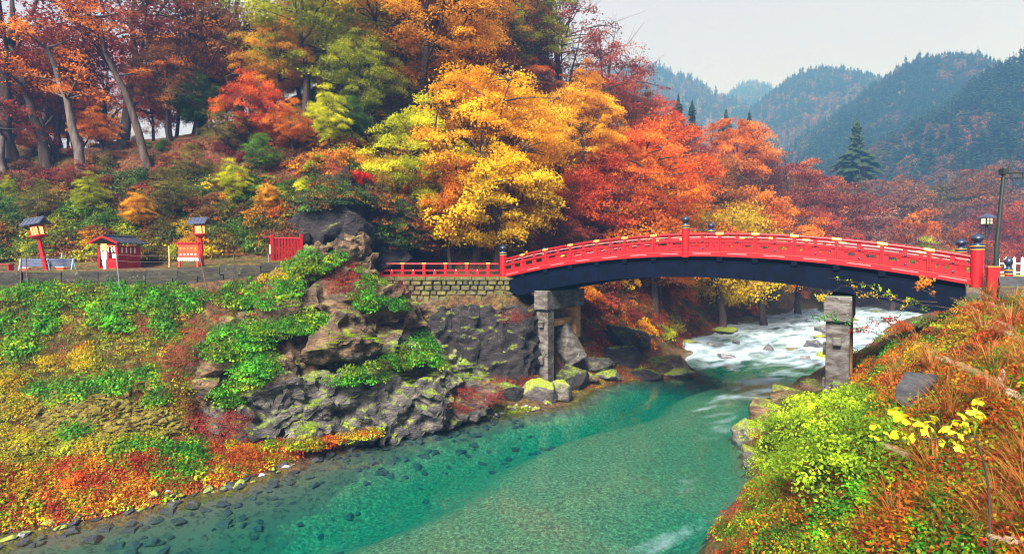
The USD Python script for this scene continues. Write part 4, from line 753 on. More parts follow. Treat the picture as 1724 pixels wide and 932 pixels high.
ov, of = crag(lm, .16, 4, .42, (.55, .2, .8), 1.7)
ctr = ov[of].mean(1); brown = (ctr[:, 2] > -3.6 + .35 * (ctr[:, 0] + 8) + 1.2 * (meshkit.fbm(ctr * .5, 2, 3) - .5))
oc = thing('rock_outcrop', 'craggy rock outcrop with ferns and red fallen leaves left of the bridge', 'rock', (0, 0, 0), kind='structure')
obj('brown_upper_rock', compact(ov, of[brown]), M_rock_brown, oc, smooth=35); obj('grey_lower_rock', compact(ov, of[~brown]), M_rock, oc, smooth=35)
CT = [(686, 37.4, 35.0), (715, 38.6, 35.9), (760, 39.3, 36.6), (805, 39.5, 37.0), (850, 39.4, 37.4), (886, 39.4, 38.2), (906, 40.6, 39.6)]; lm = []
for (p0, t0, b0), (p1, t1, b1) in zip(CT[:-1], CT[1:]):
    pts = []
    for p, t, b in ((p0, t0, b0), (p1, t1, b1)):
        for d, z in ((t + .1, -2.05), (t - .25, -2.9), (b * .55 + t * .45, -5.2), (b, -7.0), (b - .3, -8.6), (t + 2.2, -2.4), (t + 2, -8.6)): pts.append(((p - 862) / F_PX * d, d + rr_.normal() * .12, z + rr_.normal() * .1))
    lm.append(manifold3d.Manifold.hull_points(np.array(pts, np.float32)))
cv, cf = crag(lm, .17, 14, .5, (.85, .15, .4), .7); obj('river_cliff', (cv, cf), M_rock_dark, None, smooth=35, label='dark purple rock face under the masonry wall left of the stone pier', cat='rock', kind='structure')
GC = [(515, 410, 1.6), (545, 400, 1.8), (580, 400, 1.8), (620, 405, 1.8), (650, 415, 1.5), (530, 370, 1.7), (570, 365, 1.8), (610, 370, 1.8), (650, 380, 1.8), (690, 405, 1.4), (725, 410, 1.2)]
lm = [lump_hull(c + [0, .4, -.2], np.array([1.35, .9, 1.5]) * r, rr_) for c, r in along(GC, rr_, 2, .2)]
gv, gf = crag(lm, .25, 24, .3, (.8, .1, .5), .9); obj('grey_cliff', (gv, gf), M_rock_dark, None, smooth=35, label='dark grey cliff at the foot of the wooded hill behind the low red railing', cat='rock', kind='structure')
# the top of the rocks as a height map, so that plants stand on them
SG = .2; sx_, sy_ = np.arange(-22, 12, SG), np.arange(24, 50, SG); TOP = np.full((len(sx_), len(sy_)), -99.)
for vv in (ov, cv, gv):
    i, j = ((vv[:, 0] - sx_[0]) / SG).astype(int), ((vv[:, 1] - sy_[0]) / SG).astype(int); m = (i > 0) & (j > 0) & (i < len(sx_) - 1) & (j < len(sy_) - 1); np.maximum.at(TOP, (i[m], j[m]), vv[m, 2])
from scipy.ndimage import grey_closing
TOP = grey_closing(TOP, 3)
def surface(x, y):
    g = ground(x, y); i, j = ((np.asarray(x) - sx_[0]) / SG).astype(int), ((np.asarray(y) - sy_[0]) / SG).astype(int); ok = (i > 0) & (j > 0) & (i < len(sx_)) & (j < len(sy_))
    return np.where(ok, np.maximum(g, TOP[np.clip(i, 0, len(sx_) - 1), np.clip(j, 0, len(sy_) - 1)]), g)
def hit_top(px, py, d0=4., d1=130.):
    r = ray(px, py); r = r / r[..., 1:2]; out = np.full(r.shape, np.nan); done = np.zeros(r.shape[:-1], bool)
    for d in np.arange(d0, d1, .12):
        p = r * d + [0, 0, EYE]; m = ~done & (p[..., 2] < surface(p[..., 0], p[..., 1])); out[m] = p[m]; done |= m
        if done.all(): break
    return out
# rock footing right of the left pier: big cracked slabs
def rock_at(name, px, py, d, r, mat, label, seed, edge=.12, amp=.12, n=16, dz=0., group=None, strata=(.2, .1, 1)):
    c = atd(px, py, d) if d else hit(np.array([px]), np.array([py]))[0]; c = c + [0, 0, dz]; rs = np.random.RandomState(seed); v, f = crag([lump_hull((0, 0, 0), r, rs, n)], edge, seed, amp, strata, 1.2)
    t = obj(name, (v, f), mat, None, smooth=40, label=label, cat='rock', group=group); UsdGeom.Xformable(t).AddTranslateOp().Set(tuple(map(float, c))); return t
rock_at('footing_rock', 957, 585, 42.6, (1.35, 1.2, 2.5), M_pier, 'tall lichen-green rock slab behind the left stone pier', 51, .14, .12, 14, strata=(1, .1, .2))
rock_at('footing_rock', 962, 648, 41.0, (1.5, 1.3, 1.5), M_rock_dark, 'dark purple rock block at the foot of the tall lichen-green slab', 52, .14, .12, 14)
rock_at('boulder', 905, 664, 36.9, (1.55, 1.1, 1.05), M_mossrock, 'large moss-green boulder in front of the left stone pier', 53, .1, .1, 40); rock_at('boulder', 944, 660, 37.3, (.85, .8, .95), M_mossrock, 'smaller mossy boulder at the right of the large moss-green boulder', 54, .1, .1, 40)
rock_at('boulder', 850, 668, 36.4, (1.7, 1.2, .95), M_rock_dark, 'purple-grey boulder under red fallen leaves left of the mossy boulders', 55, .1, .14, 30); rock_at('boulder', 922, 680, 36.2, (.5, .5, .35), M_mossrock, 'small mossy stone between the large mossy boulders', 56)
rock_at('rock_shelf', 1050, 606, None, (3.4, 1.9, 1.3), M_rock_dark, 'long flat mossy rock shelf reaching into the river beyond the bridge', 57, .2, .2, 18); rock_at('rock_shelf', 1118, 616, None, (2.8, 1.7, 1.1), M_rock_brown, 'low rock tip at the end of the mossy shelf where the rapids begin', 58, .2, .2, 18)
rock_at('rock_shelf', 1000, 612, None, (1.9, 1.2, 1.0), M_rock, 'leaf-covered slanting slab just right of the left pier footing', 59, .15, .15, 14, strata=(.7, .2, .6))
rock_at('rock_shelf', 1050, 572, None, (2.6, 1.8, 2.0), M_rock_dark, 'dark rock wall with moss on the far bank under the bridge', 60, .2, .2, 14)
for k, (px, py, r, lab) in enumerate([(985, 640, (1.2, .9, .7), 'leaf-strewn rock at the water right of the left pier'), (1025, 634, (1.5, 1.0, .6), 'dark mossy rock at the water under the left part of the arch'), (1085, 630, (1.8, 1.0, .55), 'flat mossy rock at the water under the arch'), (1140, 628, (1.5, .9, .5), 'mossy rock at the tip of the far shore')]): rock_at('rock_shelf', px, py, None, r, (M_rock_brown, M_rock, M_rock_dark, M_mossrock)[k], lab, 160 + k, .14, .16, 18)
# rocks standing in the rapids
for k, (px, py, r, lab) in enumerate([(1300, 590, (1.0, .9, .62), 'dark rock with white water around it in the middle of the rapids'), (1223, 600, (.8, .6, .26), 'low flat rock left of the middle of the rapids'), (1378, 584, (1.5, 1.2, .75), 'big dark boulder left of the right pier'),
      (1388, 602, (.9, .8, .5), 'green-tinted boulder touching the right pier'), (1357, 607, (.7, .5, .4), 'small dark rock below the big dark boulder by the pier'), (1388, 555, (1.2, .9, .5), 'brown rock just behind the right pier near the far rapids'), (1210, 556, (2.2, 1.4, .5), 'mossy rock bank at the left edge of the far rapids'),
      (1165, 578, (1.8, 1.2, .5), 'mossy rock at the left shore of the rapids'), (1452, 604, (2.0, 1.5, .85), 'large brown rock right of the right pier'), (1195, 580, (.6, .5, .25), 'small stone off the left shore of the rapids'), (1380, 568, (.7, .6, .3), 'small mossy stone beside the brown rock behind the pier'), (1240, 575, (.45, .4, .2), 'tiny wet stone among the foam at the left')]):
    c = atz(px, py, float(water_z(atz(px, py, -8.2)[1]))); d = float(c[1]); rock_at('river_rock', px, py, d, tuple(1.25 * v for v in r), M_mossrock if k in (3, 6, 7, 10) else M_boulder, lab, 70 + k, .14, .1, 14)
# right shore: rock ledge
for k, (px, py, r, lab) in enumerate([(1262, 735, (1.0, 1.3, 1.0), 'mossy rock ledge at the waterline of the right bank'), (1290, 700, (1.3, 1.3, 1.0), 'brown rock behind the mossy ledge on the right bank'), (1330, 668, (1.6, 1.3, 1.0), 'leaf-strewn rock on the right shore left of the pier'), (1375, 655, (1.3, 1.2, .9), 'brown rock at the foot of the right pier'), (1275, 770, (.8, 1.0, .8), 'low dark rock under the lime green shrub')]):
    rock_at('shore_rock', px, py, None, r, M_rock_brown if k not in (0, 4) else M_mossrock, lab, 90 + k, .13, .15, 14, dz=-.15)
# stones along the left waterline, each its own thing
rs = np.random.RandomState(31); protos = []
for k, m in enumerate((M_mossrock, M_pale_stone, M_boulder, M_mossrock)):
    p = kind_prim(f'kind_stone_{"abcd"[k]}'); v, f = crag([lump_hull((0, 0, 0), (1, .8, .6), np.random.RandomState(200 + k), 14)], .22, 210 + k, .08); obj('stone', (v, f), m, p, smooth=50); protos.append(p)
for px, py, s, k, lab in [(402, 816, .34, 0, 'bright green mossy stone at the waterline, largest of its row'), (355, 826, .24, 3, 'bright green mossy stone left of the largest one'), (246, 852, .30, 3, 'bright green mossy stone near a brown rock on the shore'), (251, 832, .42, 0, 'brown-green mossy boulder above the small green stone'), (105, 888, .26, 3, 'green mossy stone at the bottom left shore'),
                          (10, 909, .24, 0, 'green mossy stone in the bottom left corner'), (458, 789, .26, 0, 'mossy stone beside the pale pebble'), (481, 786, .22, 1, 'pale pebble at the waterline below the orange plants'), (210, 843, .28, 2, 'grey stone on the left shore'), (78, 880, .3, 3, 'rounded mossy stone among the orange leaves'),
                          (424, 812, .14, 0, 'tiny green stone right of the largest mossy one'), (378, 816, .2, 3, 'green stone between two mossy ones'), (300, 836, .22, 3, 'mossy stone in the middle of the left shore'), (440, 800, .2, 1, 'grey pebble above the tiny green stone')]:
    h = hit(np.array([px]), np.array([py]))[0]; copy_of(protos[k], 'shore_stone', lab, 'stone', h + [0, 0, .02], rs.uniform(0, 6), (s * 1.25, s, s * .8))
n = 230; t = rs.uniform(.06, .86, n); s_ = np.r_[0, np.cumsum(np.linalg.norm(np.diff(LB[:12], axis=0), axis=1))]; q = np.stack([np.interp(t * s_[-1], s_, LB[:12, k]) for k in (0, 1)], 1) + rs.normal(size=(n, 2)) * .35 + [-.15, .2]
one = crag([lump_hull((0, 0, 0), (1, .8, .6), np.random.RandomState(221), 14)], .4, 230, .08)
two = crag([lump_hull((0, 0, 0), (1, .9, .6), np.random.RandomState(222), 14)], .4, 231, .08)
scatter('shore_pebbles', [(one, M_mossrock), (two, M_boulder), (one, M_pale_stone)], np.c_[q, ground(q[:, 0], q[:, 1]) + .02], rs.uniform(0, 6, n), rs.uniform(.07, .24, n) * np.where(rs.uniform(size=n) < .1, 1.7, 1), rs.choice(3, n, p=[.5, .35, .15]), 'mossy and grey pebbles strewn along the left waterline', 'pebbles')
n = 420; t = rs.uniform(0, .8, n); q = np.stack([np.interp(t * s_[-1], s_, LB[:12, k]) for k in (0, 1)], 1) + np.abs(rs.normal(size=n))[:, None] * np.array([1.5, -1.7]) + rs.normal(size=(n, 2)) * .3
scatter('river_cobbles', [(one, M_slate), (two, M_slate)], np.c_[q, ground(q[:, 0], q[:, 1]) - .02], rs.uniform(0, 6, n), rs.uniform(.1, .36, n), rs.choice(2, n), 'dark cobbles on the river bed in the shallows of the left bank', 'cobbles')
# the cobbled slope: rounded mossy stones set in the bank
rs = np.random.RandomState(64); P = shapely.Polygon([(-30, 655), (290, 632), (330, 720), (200, 762), (-30, 788)]); px, py = rs.uniform(-30, 330, 1900), rs.uniform(632, 790, 1900); m = shapely.contains_xy(P, px, py); h = hit(px[m], py[m]); h = h[~np.isnan(h[:, 0])]; n = len(h)
M_cob = stone('moss_covered_cobble', [(.25, (.02, .016, .008)), (.5, (.07, .05, .018)), (.75, (.15, .11, .035))], 2., [(.25, (.035, .032, .006)), (.5, (.11, .09, .01)), (.75, (.22, .18, .018))], .15, .6, .6, .04)
scatter('mossy_cobbles', [(one, M_cob), (two, M_cob)], h, rs.uniform(0, 6, n), rs.uniform(.16, .34, n), rs.choice(2, n), 'moss-covered rounded cobbles set in the curved slope of the left bank', 'cobbles')
# ------------------------------------------------------------------ shrubs and ground plants
SH = {}
def shrub_kind(nm, mat, seed, **kw):
    p = kind_prim('kind_shrub_' + nm); s, c = shrub_mesh(seed, **kw); obj('stems', s, M_bark_d, p); obj('foliage', c, MAT[mat], p, kind='stuff'); SH[nm] = p
for k, (nm, mt) in enumerate([('olive', 'olive'), ('golden', 'gold'), ('yellow-green', 'yellow_green'), ('green', 'green'), ('rust', 'rust_'), ('orange', 'orange'), ('yellow', 'yellow'), ('bronze', 'bronze')]):
    shrub_kind(nm.replace('-', '_'), mt.rstrip('_'), 60 + k, r=1.15, h=1.25, npads=34, per=55, pad=.42, size=.13); SH[nm] = SH[nm.replace('-', '_')]
shrub_kind('scarlet', 'scarlet', 71, r=1.0, h=1.7, npads=30, per=80, pad=.42, size=.14)
shrub_kind('lime', 'lime', 72, r=1.3, h=1.25, npads=60, per=60, pad=.42, size=.075, flat=.1, droop=.3)
shrub_kind('vivid', 'vivid_green', 73, r=.62, h=.5, npads=30, per=46, pad=.22, size=.07, flat=.2, droop=.3)
shrub_kind('small_orange', 'orange', 74, r=.7, h=.8, npads=32, per=46, pad=.26, size=.075); shrub_kind('small_rust', 'red_orange', 75, r=.7, h=.8, npads=32, per=42, pad=.26, size=.07); shrub_kind('small_yellow', 'yellow', 76, r=.6, h=.6, npads=26, per=40, pad=.26, size=.085)
def where(px, py, marks, rows):
    k = [w for x, w in marks if px >= x][-1]; return [w for y, w in rows if py >= y][-1] + ' ' + k
def strew_shrubs(n, poly, weights, marks, rows, size=(.8, 1.5), seed=0, d0=10., d1=130.):
    r = np.random.RandomState(seed); P = shapely.Polygon(poly); b = P.bounds; px, py = r.uniform(b[0], b[2], n * 4), r.uniform(b[1], b[3], n * 4); m = shapely.contains_xy(P, px, py); px, py = px[m][:n], py[m][:n]
    h = hit(px, py, d0, d1); ks = list(weights); w = np.array([weights[k] for k in ks], float); w /= w.sum()
    for q, x, y in zip(h, px, py):
        if np.isnan(q[0]): continue
        k = ks[r.choice(len(ks), p=w)]; s = r.uniform(*size); sz = 'small ' if s < size[0] + .3 * (size[1] - size[0]) else 'large ' if s > size[0] + .7 * (size[1] - size[0]) else ''; lab = f'{sz}{k} shrub ' + where(x, y, marks, rows)
        copy_of(SH[k], 'shrub', lab, 'shrub', q - [0, 0, .1], r.uniform(0, 6.28), (s * r.uniform(.85, 1.3), s, s * r.uniform(.8, 1.25)), lab)
LM = [(-99, 'at the left edge'), (20, 'above the left lantern'), (110, 'left of the roofed booth'), (160, 'above the roofed booth'), (235, 'left of the notice board'), (295, 'above the right lantern'), (370, 'right of the right lantern'), (440, 'above the slatted gate')]
ROWS = [(0, 'high on the slope'), (290, 'halfway up the slope'), (365, 'low on the slope')]
strew_shrubs(118, [(-60, 330), (200, 330), (420, 290), (500, 330), (500, 424), (300, 436), (-60, 438)], {'olive': 7, 'golden': 1.6, 'yellow-green': 4, 'green': 6, 'bronze': 3, 'yellow': 1.8, 'orange': .8}, LM, ROWS, (.6, 1.2), 1)
strew_shrubs(52, [(-60, 268), (500, 225), (500, 330), (200, 330), (-60, 330)], {'olive': 3, 'bronze': 5, 'rust': 3, 'green': 2, 'orange': 1}, LM, [(0, 'just under the crest'), (285, 'high on the slope')], (.5, 1.0), 2)
LC = [(0, 'over the left half of the grey cliff'), (580, 'over the right half of the grey cliff'), (660, 'above the low red railing'), (770, 'under the bright yellow maple')]
strew_shrubs(52, [(500, 180), (640, 200), (800, 250), (900, 300), (880, 420), (700, 410), (640, 330), (500, 320)], {'olive': 4, 'golden': 4, 'yellow-green': 4, 'green': 2, 'orange': 3, 'bronze': 2}, LC, [(0, 'high'), (270, 'halfway up'), (350, 'low')], (.7, 1.4), 3)
LF = [(0, 'behind the low red railing'), (860, 'behind the left end of the bridge'), (960, 'right of the left pier'), (1060, 'under the bridge arch'), (1170, 'beside the far rapids')]
strew_shrubs(64, [(690, 400), (900, 420), (1330, 430), (1400, 505), (1330, 530), (1230, 528), (1150, 560), (1000, 580), (970, 540), (985, 470), (700, 440)], {'olive': 3, 'golden': 3, 'orange': 5, 'rust': 4, 'bronze': 4, 'yellow-green': 2}, LF, [(0, 'high on the far bank'), (470, 'halfway down the far bank'), (525, 'low on the far bank')], (.8, 1.6), 4, 42.)
strew_shrubs(13, [(1330, 480), (1520, 490), (1520, 530), (1400, 540)], {'olive': 4, 'yellow-green': 4, 'bronze': 2, 'green': 2}, [(0, 'left of the right pier'), (1420, 'right of the right pier')], [(0, 'on the far gravel bank')], (.7, 1.3), 5, 50.)
for px, py, s, k, lab in [(590, 318, 1.5, 'scarlet', 'vivid scarlet shrub hanging on the dark rock above the grey cliff'), (812, 372, 1.1, 'scarlet', 'scarlet shrub under the bright yellow maple'), (85, 300, 1.4, 'rust', 'rust red shrub on the crest slope left of the pale trunk'), (700, 385, 1.5, 'orange', 'orange shrub on the slope right of the grey cliff'), (660, 390, 1.3, 'golden', 'golden shrub beside the grey cliff')]:
    h = hit(np.array([px]), np.array([py + 14]))[0]; copy_of(SH[k], 'shrub', lab, 'shrub', h, 1., s)
# small plants (stuff): leafy clumps, moss and fallen leaves strewn over the bank, the slope and the rocks
def clump(seed, r, n, size, h=.3, up=.7):
    rs = np.random.RandomState(seed); th, q = rs.uniform(0, 6.28, n), np.sqrt(rs.uniform(0, 1, n)); p = np.c_[np.cos(th) * q * r, np.sin(th) * q * r, h * (1 - q * q) * rs.uniform(.2, 1.1, n) + .03]
    nn = rs.normal(size=(n, 3)) * .6; nn[:, 2] += up; nn[:, :2] += p[:, :2] / r * .5; nn /= np.linalg.norm(nn, axis=1, keepdims=True); return leaf_quads(p, nn, rs, size, .62)
CLUMPS = [clump(80 + k, .5, 130, .095, .32) for k in range(3)]; FLAT = [clump(90 + k, .7, 110, .075, .06, 1.6) for k in range(2)]
def strew(name, label, mats, polys, dens, sc=(.7, 1.3), flat=False, seed=0, d0=10., d1=90., cat='plants', sink=.02):
    r = np.random.RandomState(seed); protos = FLAT if flat else CLUMPS; pos = []
    for poly in polys:
        P = shapely.Polygon(poly) if len(poly) > 2 else shapely.Point(poly[0]).buffer(poly[1]); b = P.bounds; n = int(P.area * dens * 1.02) + 3; w = (b[2] - b[0]) * (b[3] - b[1]); m_ = int(n * w / P.area)
        px, py = r.uniform(b[0], b[2], m_), r.uniform(b[1], b[3], m_); m = shapely.contains_xy(P, px, py); pos.append(hit_top(px[m], py[m], d0, d1))
    pos = np.vstack(pos); pos = pos[~np.isnan(pos[:, 0])]; pos = pos[~((pos[:, 2] < water_z(pos[:, 1]) + .04))]; n = len(pos); nr = normal(pos[:, 0], pos[:, 1]); nr = nr * (.75 if flat else .35) + [0, 0, .25 if flat else .65]; nr /= np.linalg.norm(nr, axis=1, keepdims=True)
    pm = [(p, MAT[m]) for m in mats for p in protos]; scatter(name, pm, pos - [0, 0, sink], r.uniform(0, 6.28, n), r.uniform(*sc, n), r.randint(0, len(pm), n), label, cat, nrm=nr)
GREENS = [[(180, 478), (350, 490), (352, 522), (250, 530), (140, 515), (60, 512), (0, 503), (0, 487)], [(375, 478), (500, 472), (505, 495), (470, 520), (400, 525), (370, 510)], [(360, 560), (420, 542), (470, 532), (555, 525), (540, 555), (460, 570), (440, 600), (370, 605), (335, 600)],
          [(405, 600), (470, 590), (460, 630), (420, 650), (400, 630)], [(40, 655), (150, 637), (290, 612), (295, 625), (220, 650), (130, 675), (50, 680)], [(550, 640), (620, 608), (670, 592), (710, 562), (740, 590), (752, 618), (700, 612), (640, 640), (560, 650)],
          [(505, 452), (545, 432), (585, 428), (560, 452), (520, 472)], [(600, 448), (630, 470), (625, 490), (605, 470)], [(590, 490), (640, 500), (695, 505), (700, 518), (640, 522), (600, 518)], [(250, 770), (340, 732), (365, 760), (335, 800), (262, 808)], [(200, 745), (270, 737), (262, 756), (200, 762)]] + [[(a, b), c] for a, b, c in ((80, 537, 24), (190, 532, 30), (285, 555, 20), (45, 587, 25), (8, 540, 20), (130, 737, 16), (385, 662, 18), (268, 662, 20), (500, 455, 14), (525, 440, 14), (300, 480, 14))]
strew('green_ground_plants', 'bright green leafy plants on the left slope, the ledge and the rock outcrop', ['vivid_green', 'vivid_green', 'lime'], GREENS, .011, (.45, 1.5), seed=1)
strew('dark_green_plants', 'dark green leaves among the bright plants of the left slope', ['green', 'olive'], GREENS, .004, (.5, 1.2), seed=31)
strew('cliff_ivy', 'dark green and olive ivy hanging over the grey cliff', ['green', 'olive', 'conifer_light', 'bronze'], [[(500, 290), (690, 300), (700, 370), (640, 352), (560, 345), (505, 365)], [(630, 370), (740, 370), (740, 425), (660, 420)]], .02, (.8, 1.7), seed=32)
strew('moss_plants', 'olive and yellow moss and small leaves on the cobbled slope of the left bank', ['olive', 'olive', 'yellow_green', 'bronze'], [[(-30, 492), (330, 502), (320, 725), (-30, 795)]], .0065, (.35, .75), seed=2)
strew('moss_mat', 'flat moss on the cobbled slope of the left bank', ['olive', 'yellow_green', 'green', 'litter'], [[(-30, 492), (330, 502), (320, 725), (-30, 795)]], .010, (.5, 1.1), True, seed=22)
strew('yellow_ground_plants', 'yellow leafy plants at the left edge of the slope', ['yellow', 'yellow_green'], [[(-20, 560), (50, 640), (48, 700), (-20, 720)], [(50, 600), (160, 580), (165, 620), (60, 640)], [(430, 470), (540, 440), (560, 430), (580, 428), (540, 452), (440, 500)], [(60, 500), (130, 480), (140, 500), (70, 515)], [(0, 720), (300, 735), (200, 765), (0, 790)]], .006, (.6, 1.1), seed=3)
strew('bank_ground_plants', 'orange, yellow and red small plants on the low left bank', ['bank_mix', 'bank_mix', 'yellow', 'orange', 'lime'], [[(-30, 790), (200, 766), (420, 746), (560, 737), (640, 722), (640, 731), (560, 748), (430, 793), (260, 842), (100, 874), (-30, 892)]], .022, (.5, 1.15), seed=4)
strew('fallen_leaves', 'red and brown fallen leaves on the rocks and in the gully of the left bank', ['litter'], [[(275, 560), (360, 512), (345, 600), (280, 645)], [(310, 700), (420, 690), (400, 730), (280, 742)], [(775, 650), (850, 632), (905, 632), (935, 652), (860, 668), (780, 690), (750, 692)], [(850, 528), (898, 522), (898, 545), (850, 540)], [(540, 440), (600, 440), (610, 480), (560, 490)], [(1000, 590), (1100, 580), (1170, 620), (1060, 625)], [(640, 470), (720, 470), (700, 500)]], .012, (.5, 1.0), True, seed=5)
strew('leaf_litter', 'brown and rust leaf litter on the wooded hill behind the path', ['litter', 'bronze', 'litter'], [[(-60, 250), (330, 230), (500, 190), (495, 425), (-60, 440)], [(520, 180), (900, 290), (900, 420), (700, 420), (670, 320), (520, 280)]], .012, (.9, 1.7), True, seed=6)
strew('far_bank_plants', 'orange and rust ground plants on the far bank under the bridge', ['orange', 'rust', 'bronze', 'olive', 'bank_mix'], [[(975, 470), (1330, 495), (1400, 520), (1230, 533), (1155, 580), (1000, 598), (970, 560)]], .02, (.8, 1.6), seed=7, d0=43.)
strew('abutment_plants', 'green and yellow tufts on the top of the masonry wall', ['vivid_green', 'yellow_green'], [[(655, 472), (690, 462), (690, 480)], [(760, 466), (800, 462), (800, 478), (765, 480)], [(630, 470), (645, 466), (650, 482)]], .02, (.35, .7), seed=8)
r_ = np.random.RandomState(3); t = r_.uniform(.52, .84, 420); q = np.stack([np.interp(t * s_[-1], s_, LB[:12, k]) for k in (0, 1)], 1) + r_.normal(size=(420, 2)) * .12 + [-.1, .15]
scatter('waterline_moss', [(FLAT[0], MAT['lime']), (FLAT[1], MAT['lime'])], np.c_[q, np.maximum(surface(q[:, 0], q[:, 1]), WATER) + .03], r_.uniform(0, 6, 420), r_.uniform(.2, .45, 420), r_.randint(0, 2, 420), 'bright lime moss line along the left waterline below the rocks', 'moss')
# distinct leafy clumps of the left bank
for px, py, s, k, lab in [(80, 545, 1.2, 'vivid', 'round bright green clump on the slope below the left lantern'), (190, 540, 1.4, 'vivid', 'bright green clump on the slope below the roofed booth'), (430, 620, 1.5, 'vivid', 'largest bright green clump on the grey rock outcrop'), (655, 605, 1.3, 'vivid', 'bright green clump on the right shoulder of the outcrop'), (345, 590, 1.3, 'vivid', 'bright green clump at the left edge of the outcrop'),
                          (720, 575, 1.3, 'vivid', 'bright green clump beside the dark rock recess'), (310, 765, 1.6, 'vivid', 'wide green clump among the orange plants of the low bank'), (230, 748, 1.2, 'vivid', 'green clump above the orange plants of the low bank'), (410, 775, 1.1, 'small_orange', 'orange-yellow clump on the low bank near the pale pebble'), (130, 815, 1.0, 'small_rust', 'red-orange clump in the middle of the low bank'), (40, 830, 1.1, 'small_yellow', 'yellow leafy clump at the bottom left'), (655, 512, 1.2, 'vivid', 'bright green clump on the ledge under the low railing')]:
    h = hit_top(np.array([px]), np.array([py]))[0]; copy_of(SH[k], 'leafy_clump', lab, 'plant', h - [0, 0, .06], px * .1, s)
def undergrowth(name, label, mats, poly, n, sc, seed, d0=10.):
    r = np.random.RandomState(seed); P = shapely.Polygon(poly); b = P.bounds; px, py = r.uniform(b[0], b[2], n * 4), r.uniform(b[1], b[3], n * 4); m = shapely.contains_xy(P, px, py); h = hit(px[m][:n], py[m][:n], d0); h = h[~np.isnan(h[:, 0])]; k = len(h); pm = [(c, MAT[q]) for q in mats for c in CLUMPS]
    f = meshkit.fbm(h * .22, 2, seed); w = np.clip((f * 1.6 - .3) * len(mats) + r.normal(size=k) * .8, 0, len(mats) - .01).astype(int); scatter(name, pm, h - [0, 0, .05], r.uniform(0, 6.28, k), r.uniform(*sc, k), w * 3 + r.randint(0, 3, k), label, 'plants')
undergrowth('slope_undergrowth', 'olive, yellow and green undergrowth on the slope behind the path', ['conifer_light', 'green', 'olive', 'bronze', 'olive', 'yellow_green', 'green'], [(-60, 310), (420, 280), (500, 330), (500, 426), (300, 438), (-60, 440)], 1500, (.8, 2.1), 51)
undergrowth('cliff_undergrowth', 'olive and golden undergrowth on the hill above the grey cliff and railing', ['olive', 'yellow_green', 'gold', 'orange', 'bronze'], [(420, 190), (640, 190), (800, 250), (900, 300), (900, 425), (690, 425), (640, 330), (500, 320)], 800, (.9, 2.2), 52)
strew('far_shore_plants', 'moss and fallen leaves on the rock shelves right of the left pier', ['litter', 'orange', 'olive', 'litter', 'yellow_green'], [[(965, 570), (1000, 588), (1170, 618), (1172, 634), (1030, 644), (975, 662)]], .045, (.5, 1.1), True, seed=41, d0=39., d1=56.)
strew('slope_tufts', 'thin olive and brown weeds on the bare soil of the left slope', ['olive', 'bronze', 'green', 'bank_mix'], [[(-30, 470), (330, 492), (500, 470), (330, 620), (320, 725), (-30, 795)]], .008, (.3, .6), seed=42)
# ------------------------------------------------------------------ things along the path on the left
def base(px, d): x = (px - 862) / F_PX * d; return np.array([x, d, float(ground(x, d))])
def lantern(px, d, h, label, yaw=0., lean=0.):
    c = base(px, d); z0 = c[2]; t = thing('path_lantern', label, 'lantern', c, yaw, 'red lanterns along the path', scale=(h / 2.9 * .8, h / 2.9 * .8, h / 2.9), tilt=(0, lean, 0))
    obj('post', MB().box(-.11, .11, -.11, .11, -.3, 1.86, .02), M_red, t); p = obj('tray', MB().box(-.40, .40, -.34, .34, 1.86, 1.96, .02), M_red, t); obj('tray_underside', MB().box(-.24, .24, -.22, .22, 1.76, 1.859, .02), M_red, p)
    for sx in (-1, 1):
        for sy in (-1, 1): obj('frame_post', MB().box(sx * .27 - .035, sx * .27 + .035, sy * .24 - .035, sy * .24 + .035, 1.96, 2.42), M_red, t)
    obj('top_frame', MB().box(-.32, .32, -.29, .29, 2.42, 2.50, .01), M_red, t)
    for s in (-1, 1):
        obj('lit_pane', MB().box(-.235, .235, s * .235 - .008, s * .235 + .008, 1.962, 2.418), M_lit, t); obj('lit_pane', MB().box(s * .265 - .008, s * .265 + .008, -.205, .205, 1.962, 2.418), M_lit, t)
    for x in (-.08, .08): obj('lattice_bar', MB().box(x - .012, x + .012, -.27, -.245, 1.962, 2.418), M_red_old, t)
    m = MB()
    for s in (-1, 1): m.hull([(x, y, z + dz) for x in (-.66, .66) for y, z in ((0, 2.86), (s * .56, 2.52)) for dz in (0, .05)])
    r = obj('roof', m, M_roof, t); obj('ridge_cap', MB().box(-.68, .68, -.07, .07, 2.86, 2.95, .02), M_roof, r)
    for x in np.linspace(-.55, .55, 5):
        for s in (-1, 1): obj('roof_batten', MB().hull([(x + a, y, z + dz) for a in (-.03, .03) for y, z in ((s * .02, 2.90), (s * .55, 2.56)) for dz in (0, .03)]), M_roof, r)
    return t
lantern(78, 30.6, 2.95, 'lit red lantern with a blue-grey roof, the left one of two', .1, -.2); lantern(341, 32.8, 2.85, 'lit red lantern with blue-grey roof beside the red notice board, the right one', .1, -.06)
